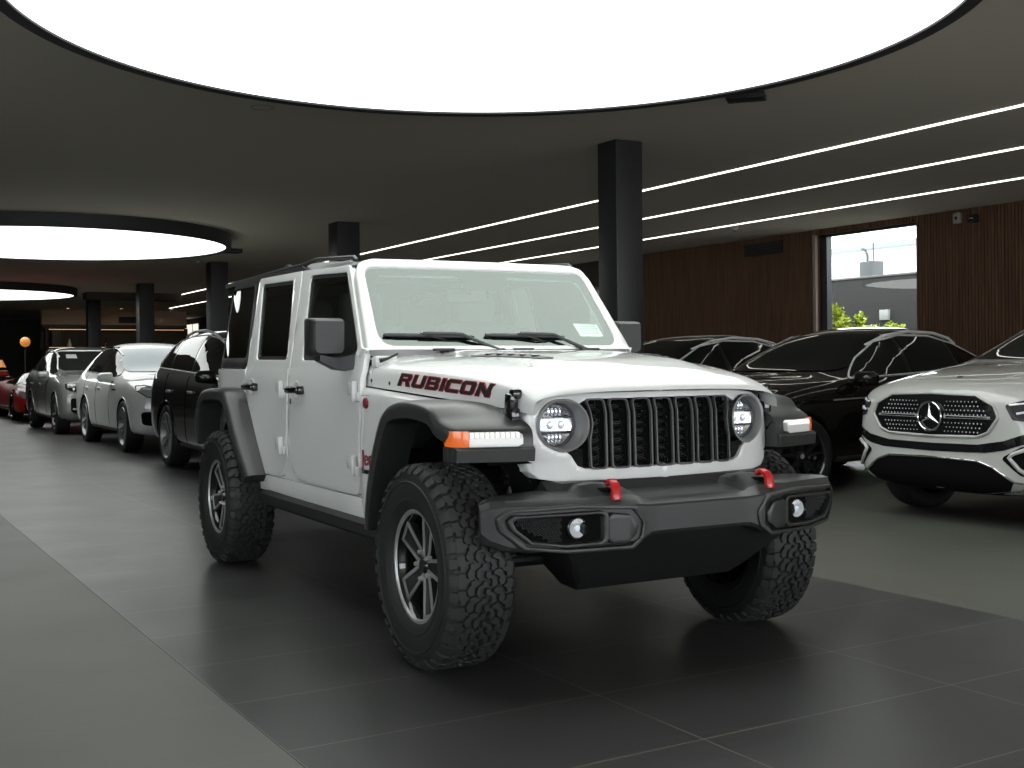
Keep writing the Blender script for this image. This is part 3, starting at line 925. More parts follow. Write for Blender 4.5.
# registration paper at the lower corner
panel_obj('window_sticker', [(0.47, 1.385), (0.63, 1.385), (0.615, 1.455), (0.455, 1.455)], wsm(-0.018), PAPER, WG, thick=0.001, step=0)
bm = bmesh.new()
for k in range(5):
    w = 0.12 - 0.02 * (k % 2)
    z = 1.398 + k * 0.012
    box(bm, (0, 0, 0), (0.0005, w, 0.003))
    for v in bm.verts[-8:]: v.co = Vector((wsx(0.545, z) - 0.014 * NX, 0.54 + v.co.y, z + v.co.z - 0.016 * NZ + 0.004))
finish('sticker_print', bm, mat('grey_print', (0.35, 0.37, 0.37), 0.7), WG)
# rear-view mirror and camera housing
bm = bmesh.new(); hull(bm, [(wsx(0, 1.70) - 0.05, y, z) for y, z in ((-0.09, 1.70), (0.09, 1.70), (-0.07, 1.62), (0.07, 1.62))] + [(wsx(0, 1.7) - 0.13, y, z - 0.01) for y, z in ((-0.08, 1.70), (0.08, 1.70), (-0.06, 1.65), (0.06, 1.65))])
finish('camera_housing', bm, PLASTIC, WG)
bm = bmesh.new(); lathe(bm, [(0, 0.004), (0.016, 0.003), (0.016, 0)], 20, 'x', c=(wsx(0, 1.67) - 0.04, 0, 1.668)); finish('camera_lens', bm, CHROME, WG)
bm = bmesh.new(); box(bm, (-1.40, 0.0, 1.60), (0.03, 0.24, 0.07), 0.015); box(bm, (-1.36, 0, 1.64), (0.06, 0.02, 0.06)); finish('rear_view_mirror', bm, PLASTIC, JEEP)

# wipers: arm root on the cowl, blade along the glass
def wiper(y0, yp):
    # blade from y0 to y0+.43 low on the glass, arm to pivot yp
    bm = bmesh.new()
    pts = []
    for k in range(8):
        t = k / 7; y = y0 + 0.47 * t; z = 1.378 - 0.008 * t
        pts.append((wsx(y, z) + 0.001, y, z))
    tube(bm, pts, [0.008, 0.011, 0.011, 0.010, 0.010, 0.009, 0.008, 0.006], 8)
    blade = finish('wiper', bm, PLASTIC, JEEP)
    bm = bmesh.new()
    a = Vector((wsx(y0 + 0.22, 1.378) + 0.010, y0 + 0.20, 1.386)); b = Vector((wsx(y0 + 0.40, 1.375) + 0.014, y0 + 0.40, 1.382)); c = Vector((-0.885, yp, 1.292))
    tube(bm, [a, a.lerp(b, .5), b, b.lerp(c, 0.5), c], [0.009, 0.010, 0.009, 0.009, 0.013], 8)
    lathe(bm, [(0.0, 0.02), (0.018, 0.015), (0.022, -0.01), (0.02, -0.05)], 16, 'z', c=tuple(c))
    tube(bm, [a + Vector((.004, -.02, 0)), a + Vector((0.01, 0.10, -0.03)), a + Vector((0.0, 0.16, -0.05))], 0.004, 6)
    finish('wiper_arm', bm, PLASTIC, blade)
wiper(-0.67, -0.06)
wiper(-0.13, 0.47)

# ---- doors
ZB = 1.215
def door(s, poly, win, rad, glassm, name, hinges, handle):
    rp = round_poly(poly, rad, 5)
    wp = round_poly(win, 0.035, 5)
    d = panel_obj(name, rp, side_map(s, 0.004), WHITE, JEEP, thick=0.03, holes=[wp], step=0.09, lines=[ZB, ZB + 0.03], bev=0.004, ang=30)
    panel_obj('window_seal', offset_poly(wp, 0.004), side_map(s, -0.004), PLASTIC, d, thick=0.02, holes=[round_poly(offset_poly(win, -0.020), 0.028, 5)], step=0.2, lines=[ZB])
    panel_obj('window_glass', offset_poly(wp, -0.008), side_map(s, -0.012), glassm, d, thick=0, step=0.3)
    for hx, hz in hinges:
        bm = bmesh.new()
        y = yside(hz) + 0.017
        box(bm, (hx + 0.035, s * (y + 0.006), hz), (0.030, 0.026, 0.100), 0.006)
        box(bm, (hx + 0.055, s * (y - 0.004), hz - 0.025), (0.045, 0.014, 0.045), 0.005)
        box(bm, (hx - 0.010, s * (y + 0.000), hz + 0.012), (0.080, 0.016, 0.062), 0.006)
        box(bm, (hx - 0.045, s * (y - 0.002), hz + 0.012), (0.040, 0.012, 0.040), 0.005)
        finish('hinge', bm, WHITE, d)
    hx, hz = handle
    y = yside(hz)
    bm = bmesh.new(); lathe(bm, [(0.0, 0.0055), (0.045, 0.0055), (0.052, 0.008), (0.060, 0.0045)], 28, 'y')
    for v in bm.verts: v.co = Vector((hx - 0.005 + v.co.x, s * (y + v.co.y), hz + v.co.z * 0.9))
    finish('handle_cup', bm, WHITE, d)
    bm = bmesh.new()
    box(bm, (hx + 0.085, s * (y + 0.020), hz), (0.060, 0.036, 0.050), 0.010)
    box(bm, (hx - 0.005, s * (y + 0.038), hz), (0.20, 0.018, 0.034), 0.008)
    box(bm, (hx - 0.095, s * (y + 0.020), hz), (0.040, 0.036, 0.040), 0.008)
    finish('handle', bm, GLOSSBLACK, d)
    return d
for s in (-1, 1):
    fd = door(s, [(-2.045, ZB), (-2.035, 0.72), (-1.90, 0.598), (-0.965, 0.598), (-0.950, 1.02), (-0.950, 1.29), (-1.02, 1.325), (-1.355, 1.748), (-2.10, 1.775)],
         [(-1.945, 1.735), (-1.375, 1.712), (-1.065, 1.325), (-1.065, 1.290), (-1.19, 1.252), (-1.86, 1.262)],
         [0.02, 0.05, 0.16, 0.08, 0.05, 0.03, 0.03, 0.05, 0.02], CLEARWIN, 'front_door', [(-1.02, 1.105), (-1.02, 0.745)], (-1.875, 1.098))
    bm = bmesh.new(); box(bm, (-1.985, s * 0.812, 1.035), (0.018, 0.008, 0.030), 0.004); finish('key_lock', bm, GLOSSBLACK, fd)
    door(s, [(-2.895, ZB), (-2.885, 1.10), (-2.60, 0.60), (-2.58, 0.590), (-2.18, 0.598), (-2.052, 0.72), (-2.052, ZB), (-2.107, 1.775), (-2.925, 1.785)],
         [(-2.845, 1.742), (-2.235, 1.727), (-2.125, 1.266), (-2.715, 1.272)],
         [0.01, 0.05, 0.03, 0.03, 0.10, 0.05, 0.02, 0.02, 0.03], TINT, 'rear_door', [(-2.15, 1.098), (-2.15, 0.78)], (-2.72, 1.105))
    # rear tub side
    arch = [(-2.47, 0.50), (-2.60, 0.62), (-2.80, 0.93), (-2.90, 1.03), (-3.0, 1.05), (-3.40, 1.04), (-3.53, 0.97), (-3.60, 0.80), (-3.63, 0.66)]
    out = [(-3.735, 0.66), (-3.735, ZB), (-2.901, ZB), (-2.891, 1.10), (-2.606, 0.60), (-2.59, 0.50)]
    panel_obj('quarter_panel', arch + out, side_map(s), WHITE, JEEP, thick=0.02, step=0.08, bev=0.003)
    # sill
    panel_obj('rocker_panel', [(-2.585, 0.585), (-0.955, 0.592), (-0.955, 0.487), (-2.56, 0.50)], side_map(s), WHITE, JEEP, thick=0.02, step=0.3, bev=0.003)
    # rock rail
    bm = bmesh.new()
    sec = lambda x, a=1: [(x, s * 0.70, 0.50), (x, s * (0.80 * a + .60 * (1 - a)), 0.498), (x, s * (0.835 * a + .62 * (1 - a)), 0.478), (x, s * (0.835 * a + .62 * (1 - a)), 0.43), (x, s * (0.80 * a + .60 * (1 - a)), 0.405), (x, s * 0.70, 0.40)]
    loft(bm, [sec(-2.56, .9), sec(-2.50), sec(-0.68), sec(-0.60, .9)])
    for k in range(4):
        box(bm, (-2.2 + k * 0.45, s * 0.70, 0.42), (0.12, 0.16, 0.05), 0.006)
    finish('rock_rail', bm, DARK, JEEP, ang=30)
    # hardtop quarter with its window
    hp = [(-3.745, 1.222), (-2.902, 1.222), (-2.932, 1.790), (-3.70, 1.800)]
    hw = round_poly([(-3.60, 1.745), (-3.03, 1.745), (-2.965, 1.285), (-3.62, 1.285)], 0.04, 5)
    q = panel_obj('hardtop_side', round_poly(hp, 0.02), side_map(s, -0.004), PLASTIC, JEEP, thick=0.03, holes=[hw], step=0.15, bev=0.004)
    panel_obj('quarter_glass', offset_poly(hw, 0.003), side_map(s, -0.012), TINT, q, thick=0, step=0.3)
    # dark cabin liner seen in the gaps between panels
    panel_obj('inner_side', [(-3.70, 0.52), (-0.96, 0.52), (-0.96, 1.21), (-3.70, 1.21)], side_map(s, -0.024), WHITE, JEEP, thick=0.004, step=0.4,
              holes=[[(-2.50, 0.53), (-2.62, 0.80), (-2.85, 1.10), (-3.55, 1.10), (-3.64, 0.53)]])

# tail, tailgate, underbody
bm = bmesh.new()
grid(bm, lambda a, b: (-3.74, -0.72 + 1.44 * a, 0.60 + 0.62 * b), 6, 4)
finish('tailgate', bm, WHITE, JEEP)
bm = bmesh.new()
grid(bm, lambda a, b: (-3.74 + 0.05 * b, (-1 + 2 * a) * (0.72 - 0.07 * b), 1.22 + 0.56 * b), 6, 4)
finish('hardtop_rear', bm, PLASTIC, JEEP)
bm = bmesh.new(); grid(bm, lambda a, b: (-3.748 + 0.035 * b, -0.55 + 1.1 * a, 1.27 + 0.45 * b), 3, 3); finish('rear_glass', bm, TINT, JEEP)
bm = bmesh.new(); box(bm, (-3.85, 0, 0.62), (0.22, 1.6, 0.2), 0.04); finish('rear_bumper', bm, PLASTIC2, JEEP)
for s in (-1, 1):
    bm = bmesh.new(); box(bm, (-3.75, s * 0.64, 1.06), (0.03, 0.12, 0.22), 0.010); finish('tail_light', bm, RED, JEEP)
bm = bmesh.new(); box(bm, (-2.33, 0, 0.52), (2.72, 1.5, 0.04)); finish('floor_pan', bm, DARK, JEEP)
bm = bmesh.new()
for s in (-1, 1):
    tube(bm, [(0.50, s * 0.42, 0.56), (0.1, s * 0.42, 0.58), (-0.7, s * 0.42, 0.46), (-2.3, s * 0.42, 0.46), (-2.8, s * 0.45, 0.58), (-3.7, s * 0.45, 0.58)], 0.055, 4)
box(bm, (-0.1, 0, 0.72), (0.75, 0.62, 0.45), 0.05)
box(bm, (-1.2, 0, 0.45), (0.9, 0.35, 0.25), 0.05)
finish('chassis_frame', bm, DARK, JEEP, ang=30)
for wx in WX:
    bm = bmesh.new()
    tube(bm, [(wx, -0.70, TR), (wx, 0.70, TR)], 0.045, 12)
    o = 0.18 if wx > -1 else 0.0
    lathe(bm, [(0.0, -0.17), (0.10, -0.15), (0.15, -0.05), (0.15, 0.05), (0.10, 0.14), (0.0, 0.16)], 20, 'x', c=(wx, o, TR - 0.01))
    finish('axle', bm, DARK, JEEP)
bm = bmesh.new()
for s in (-1, 1):
    tube(bm, [(-0.02, s * 0.50, TR), (-0.95, s * 0.42, 0.47)], 0.022, 8)
    tube(bm, [(-2.99, s * 0.50, TR), (-2.1, s * 0.45, 0.47)], 0.022, 8)
tube(bm, [(0.16, -0.62, 0.43), (0.16, 0.60, 0.45)], 0.018, 8)
finish('control_arm', bm, DARK, JEEP)
for s in (-1, 1):
    bm = bmesh.new()
    pts = [(0.02 + 0.062 * cos(a), s * 0.50 + 0.062 * sin(a), 0.47 + 0.30 * a / (2 * pi * 6)) for a in [2 * pi * 6 * k / 90 for k in range(91)]]
    tube(bm, pts, 0.0085, 6); finish('coil_spring', bm, SPRINGM, JEEP)
    bm = bmesh.new(); tube(bm, [(0.14, s * 0.60, 0.42), (0.10, s * 0.56, 0.72)], 0.028, 10); tube(bm, [(0.10, s * 0.56, 0.72), (0.08, s * 0.54, 0.92)], 0.018, 10); finish('shock_absorber', bm, SPRINGM, JEEP)
bm = bmesh.new(); box(bm, (0.27, -0.56, 0.80), (0.03, 0.03, 0.05), 0.004); finish('plug_connector', bm, PAPER, JEEP)
# radiator support behind the grille: nothing shows through to the far side
bm = bmesh.new(); box(bm, (0.22, 0, 0.84), (0.10, 0.98, 0.44), 0.02); finish('radiator_support', bm, VOID, JEEP)

# ---- roof
def roof_pt(a, b):
    x = -3.74 + a * 2.40
    t = -1 + 2 * b
    y = 0.685 * (1 if t > 0 else -1) * (abs(t) ** 0.8)
    q = max(0.0, min(1.0, (x + 2.12) / 0.10)); q = q * q * (3 - 2 * q)
    z0 = 1.802 - q * 0.034 - max(0, x + 2.05) * 0.030
    z = z0 + (0.040 - 0.020 * q) * (1 - abs(t) ** 5)
    if a < 0.04: z -= (0.04 - a) * 0.9 * (1 - abs(t) ** 4)
    return (x, y, z)
bm = bmesh.new(); V = grid(bm, roof_pt, 30, 24)
low = [[bm.verts.new((v.co.x, v.co.y * 1.005, v.co.z - 0.03)) for v in (row[0], row[-1])] for row in V]
for i in range(len(V) - 1):
    bm.faces.new((V[i][0], V[i + 1][0], low[i + 1][0], low[i][0])); bm.faces.new((V[i][-1], V[i + 1][-1], low[i + 1][1], low[i][1]))
for row in (V[0], V[-1]):
    b = [bm.verts.new((v.co.x, v.co.y, 1.735)) for v in row]
    for j in range(len(row) - 1): bm.faces.new((row[j], row[j + 1], b[j + 1], b[j]))
ROOF = finish('hardtop_roof', bm, PLASTIC, JEEP, ang=40)
for s in (-1, 1):
    bm = bmesh.new()
    tube(bm, [(-3.66, s * 0.655, 1.80), (-2.6, s * 0.668, 1.812), (-2.12, s * 0.668, 1.812), (-2.06, s * 0.66, 1.822), (-1.97, s * 0.655, 1.830), (-1.40, s * 0.655, 1.795), (-1.36, s * 0.655, 1.775)], 0.011, 8)
    finish('roof_rail', bm, PLASTIC, ROOF)
    bm = bmesh.new(); box(bm, (-1.66, s * 0.668, 1.772), (0.52, 0.02, 0.018), 0.004); finish('latch_trim', bm, SILVER, ROOF)
    bm = bmesh.new(); box(bm, (-2.50, s * 0.645, 1.825), (0.05, 0.03, 0.03), 0.006); finish('roof_bracket', bm, PLASTIC, ROOF)

# ---- cabin
bm = bmesh.new(); grid(bm, lambda a, b: (-3.65 + 2.28 * a, -0.64 + 1.28 * b, 1.735), 2, 2); finish('headliner', bm, SEATM, JEEP)
bm = bmesh.new(); hull(bm, [(-1.0, y, 1.29) for y in (-.74, .74)] + [(-1.30, y, 1.27) for y in (-.74, .74)] + [(-1.38, y, 1.12) for y in (-.74, .74)] + [(-1.0, y, 0.95) for y in (-.74, .74)])
finish('dashboard', bm, PLASTIC, JEEP)
bm = bmesh.new()
pts = [(-1.52 + 0.07 * sin(a), 0.37 + 0.185 * cos(a), 1.25 + 0.17 * sin(a)) for a in [2 * pi * k / 32 for k in range(33)]]
tube(bm, pts, 0.014, 8, cap=False)
tube(bm, [(-1.52, 0.20, 1.25), (-1.50, 0.37, 1.24), (-1.52, 0.54, 1.25)], 0.014, 8); tube(bm, [(-1.35, 0.37, 1.15), (-1.50, 0.37, 1.24)], 0.035, 8); box(bm, (-1.505, 0.37, 1.245), (0.05, 0.12, 0.10), 0.02)
finish('steering_wheel', bm, PLASTIC, JEEP)
def seat(x, y, w):
    bm = bmesh.new()
    box(bm, (x + 0.10, y, 0.86), (0.52, w, 0.16), 0.05)
    box(bm, (x - 0.20, y, 1.18), (0.14, w, 0.62), 0.055, rot=Matrix.Rotation(radians(-12), 3, 'Y'))
    st = finish('seat', bm, SEATM, JEEP, ang=60)
    bm = bmesh.new(); box(bm, (x - 0.28, y, 1.555), (0.10, 0.26, 0.19), 0.045, seg=3); tube(bm, [(x - 0.27, y - 0.06, 1.45), (x - 0.28, y - 0.06, 1.52)], 0.008, 6); tube(bm, [(x - 0.27, y + 0.06, 1.45), (x - 0.28, y + 0.06, 1.52)], 0.008, 6)
    finish('headrest', bm, SEATM, st, ang=60)
seat(-1.75, -0.37, 0.50); seat(-1.75, 0.37, 0.50); seat(-2.60, -0.36, 0.46); seat(-2.60, 0.36, 0.46)
bm = bmesh.new()
for s in (-1, 1):
    tube(bm, [(-2.13, s * 0.70, 1.0), (-2.13, s * 0.66, 1.55), (-2.13, s * 0.60, 1.72), (-2.13, 0, 1.73)], 0.035, 10)
    tube(bm, [(-1.36, s * 0.62, 1.72), (-2.13, s * 0.60, 1.72), (-3.3, s * 0.60, 1.70), (-3.5, s * 0.62, 1.2)], 0.032, 10)
finish('roll_bar', bm, PLASTIC, JEEP)

# ---- door mirrors
for s in (-1, 1):
    bm = bmesh.new()
    rings = []
    for x, k in ((-1.26, 0.96), (-1.25, 1.0), (-1.19, 1.0), (-1.14, 0.93), (-1.125, 0.82)):
        cy_, cz_ = 0.893, 1.370
        hw, hh_ = 0.090 * k, 0.096 * k
        rp = round_poly([(cy_ - hw, cz_ - hh_), (cy_ + hw, cz_ - hh_), (cy_ + hw * 0.98, cz_ + hh_ * .9), (cy_ + hw * 0.9, cz_ + hh_), (cy_ - hw * .9, cz_ + hh_), (cy_ - hw, cz_ + hh_ * .85)], 0.03, 4)
        rings.append([(x, s * y, z) for y, z in rp])
    loft(bm, rings)
    mh = finish('door_mirror', bm, PLASTIC, JEEP, ang=35)
    bm = bmesh.new(); box(bm, (-1.262, s * 0.893, 1.370), (0.004, 0.155, 0.160), 0.001); finish('mirror_glass', bm, CHROME, mh)
    bm = bmesh.new(); loft(bm, [[(-1.06, s * 0.79, 1.285), (-1.06, s * 0.79, 1.21), (-1.17, s * 0.79, 1.20), (-1.19, s * 0.79, 1.27)], [(-1.12, s * 0.86, 1.265), (-1.12, s * 0.86, 1.215), (-1.20, s * 0.86, 1.21), (-1.21, s * 0.86, 1.265)], [(-1.14, s * 0.94, 1.285), (-1.14, s * 0.94, 1.255), (-1.22, s * 0.94, 1.255), (-1.22, s * 0.94, 1.285)]])
    finish('mirror_arm', bm, PLASTIC, mh)

# ---- front bumper
def bprof(y, xf, z0, z1, xt, zt, xm, zm):
    # z0..z1 upright face at xf; (xt,zt) top front edge; (xm,zm) mid shelf; back at .36
    xb = interp(abs(y), [0.7, 0.8, 0.855, 0.882], [0.34, 0.375, 0.405, 0.415])
    return [(xb, y, z0 + 0.02), (xf - 0.06, y, z0 - 0.002), (xf - 0.012, y, z0 + 0.006), (xf, y, z0 + 0.02), (xf, y, z1 - 0.008), (xf - 0.006, y, z1), (xt, y, zt), (xt - 0.02, y, zt + 0.003), (max(xm, xb + 0.01), y, zm), (xb, y, zm)]
BP = [(0.0, .640, .560, .683, .598, .700, .43, .722), (0.20, .640, .560, .683, .598, .700, .43, .722), (0.245, .640, .558, .683, .598, .701, .43, .722), (0.275, .645, .548, .686, .596, .714, .46, .744), (0.315, .647, .530, .690, .596, .722, .47, .753),
      (0.40, .618, .524, .694, .588, .722, .47, .757), (0.455, .600, .518, .697, .572, .720, .46, .752), (0.50, .586, .516, .699, .560, .716, .44, .732), (0.60, .564, .514, .702, .538, .718, .42, .730), (0.72, .530, .514, .702, .505, .717, .40, .726),
      (0.80, .495, .526, .700, .474, .715, .39, .722), (0.855, .462, .548, .694, .450, .712, .38, .718), (0.882, .435, .575, .680, .420, .698, .37, .705)]
rings = [bprof(-p[0], *p[1:]) for p in reversed(BP)] + [bprof(p[0], *p[1:]) for p in BP[1:]]
bm = bmesh.new(); loft(bm, rings)
BUM = finish('front_bumper', bm, PLASTIC2, JEEP, ang=17)
def bfx(y): return smooth_interp(abs(y), [p[0] for p in BP], [p[1] for p in BP])
def bfo(y): return smooth_interp(abs(y), [0, .245, .285, .325, .40, .50, .60, .72, .80, .855, .882], [.640, .640, .645, .647, .636, .612, .590, .553, .514, .470, .436])
for s in (-1, 1):
    def bmap(off, s=s):
        return lambda u, v, w: (bfo(u) + off + w - 0.04 * max(0, abs(v - 0.605) - 0.07), s * u, v)
    hexo = round_poly([(0.275, 0.62), (0.325, 0.688), (0.56, 0.698), (0.80, 0.688), (0.845, 0.655), (0.835, 0.605), (0.76, 0.535), (0.60, 0.517), (0.34, 0.520), (0.285, 0.56)], 0.025)
    hexi = round_poly([(0.295, 0.618), (0.340, 0.672), (0.56, 0.683), (0.79, 0.675), (0.828, 0.648), (0.818, 0.605), (0.75, 0.549), (0.60, 0.532), (0.35, 0.535), (0.305, 0.568)], 0.02)
    bz = panel_obj('fog_light_bezel', hexo, bmap(0.010), PLASTIC2, BUM, thick=0.05, holes=[hexi], step=0.08, bev=0.004)
    # raised inner pad
    panel_obj('bezel_pad', round_poly([(0.32, 0.615), (0.355, 0.655), (0.425, 0.662), (0.445, 0.645), (0.445, 0.56), (0.425, 0.545), (0.37, 0.545), (0.325, 0.575)], 0.02), bmap(0.012), PLASTIC2, BUM, thick=0.05, step=0.08, bev=0.008)
    # inner light surround
    io = round_poly([(0.440, 0.66), (0.46, 0.672), (0.79, 0.664), (0.812, 0.645), (0.80, 0.61), (0.735, 0.553), (0.60, 0.537), (0.46, 0.541), (0.440, 0.56)], 0.02)
    ii = round_poly([(0.457, 0.652), (0.475, 0.660), (0.775, 0.652), (0.795, 0.640), (0.782, 0.613), (0.728, 0.566), (0.60, 0.551), (0.475, 0.555), (0.457, 0.568)], 0.016)
    panel_obj('light_surround', io, bmap(0.010), PLASTIC2, BUM, thick=0.045, holes=[ii], step=0.08, bev=0.005)
    panel_obj('light_pocket', ii, (lambda s: (lambda u, v, w: (bfx(u) + 0.003 + w - 0.04 * max(0, abs(v - 0.605) - 0.07), s * u, v)))(s), VOID, BUM, thick=0.002, step=0.08)
    bm = bmesh.new()
    for r in range(7):
        for c in range(13):
            y = 0.615 + c * 0.0135 + (0.00675 if r % 2 else 0); z = 0.565 + r * 0.013
            if z < 0.551 + max(0, y - 0.64) * 0.55 or y > 0.775 or z > 0.65: continue
            lathe(bm, [(0.0062, 0.0), (0.0062, 0.006), (0.0045, 0.006), (0.0045, 0.0)], 6, 'x', c=(bfx(y) + 0.003, s * y, z), close=True)
    finish('vent_mesh', bm, PLASTIC, BUM)
    bm = bmesh.new()
    lathe(bm, [(0.046, 0.0), (0.046, 0.018), (0.041, 0.021), (0.036, 0.014)], 32, 'x', c=(bfx(0.548) - 0.008, s * 0.548, 0.607)); finish('fog_light_ring', bm, GLOSSBLACK, BUM)
    bm = bmesh.new()
    lathe(bm, [(0.0, 0.013), (0.018, 0.014), (0.036, 0.017)], 28, 'x', c=(bfx(0.548) - 0.008, s * 0.548, 0.607)); fl = finish('fog_light', bm, mat('fog_reflector', (.55, .57, .58), .35, .0) if 'fog_reflector' not in bpy.data.materials else bpy.data.materials['fog_reflector'], BUM)
    bm = bmesh.new(); lathe(bm, [(0.0, 0.018), (0.010, 0.017), (0.014, 0.012)], 16, 'x', c=(bfx(0.548) - 0.008, s * 0.548, 0.607)); finish('bulb', bm, LEDLOW, BUM)
    bm = bmesh.new(); lathe(bm, [(0.0, 0.021), (0.02, 0.0205), (0.037, 0.018)], 28, 'x', c=(bfx(0.548) - 0.008, s * 0.548, 0.607)); finish('lens', bm, LENS, BUM)
    # tow hook
    bm = bmesh.new()
    pts = [(0.535, s * 0.376, 0.760), (0.550, s * 0.377, 0.772), (0.568, s * 0.378, 0.775), (0.588, s * 0.380, 0.766), (0.600, s * 0.382, 0.744), (0.604, s * 0.383, 0.708)]
    rings = []
    for i, p in enumerate(pts):
        a = Vector(pts[max(0, i - 1)]); b = Vector(pts[min(len(pts) - 1, i + 1)]); t = (b - a).normalized(); n = Vector((-t.z, 0, t.x))
        hwid = 0.016 if i < 3 else 0.018; th = 0.0095
        c = Vector(p)
        rings.append([c + n * th + Vector((0, hwid * .6, 0)), c + n * th * .5 + Vector((0, hwid, 0)), c - n * th + Vector((0, hwid, 0)), c - n * th - Vector((0, hwid, 0)), c + n * th * .5 - Vector((0, hwid, 0)), c + n * th - Vector((0, hwid * .6, 0))])
    loft(bm, rings); box(bm, (0.600, s * 0.383, 0.716), (0.024, 0.040, 0.024), 0.005)
    tag(finish('tow_hook', bm, RED, BUM, ang=40), 'red tow hook')
    bm = bmesh.new(); box(bm, (0.525, s * 0.383, 0.740), (0.10, 0.055, 0.008), 0.003); finish('hook_recess', bm, VOID, BUM)
# black void between grille and bumper, valance and skid plate
bm = bmesh.new(); hull(bm, [(0.33, y, 0.765) for y in (-.56, .56)] + [(0.40, y, 0.757) for y in (-.50, .50)] + [(0.44, y, 0.70) for y in (-.56, .56)] + [(0.20, y, 0.60) for y in (-.56, .56)])
finish('lower_valance', bm, PLASTIC, JEEP, ang=20)
bm = bmesh.new()
hull(bm, [(0.57, y, 0.565) for y in (-.28, .28)] + [(0.52, y, 0.515) for y in (-.56, .56)] + [(0.40, y, 0.37) for y in (-.42, .42)] + [(0.32, y, 0.315) for y in (-.39, .39)] + [(0.05, y, 0.29) for y in (-.30, .30)] + [(0.05, y, 0.50) for y in (-.5, .5)])
finish('skid_plate', bm, DARK, JEEP, ang=20)
for s in (-1, 1):
    bm = bmesh.new()
    hull(bm, [(0.26, s * 0.56, 0.74), (0.24, s * 0.64, 0.86), (0.16, s * 0.64, 0.86), (0.12, s * 0.56, 0.66), (0.24, s * 0.50, 0.66)])
    finish('inner_splash_panel', bm, VOID, JEEP, ang=20)

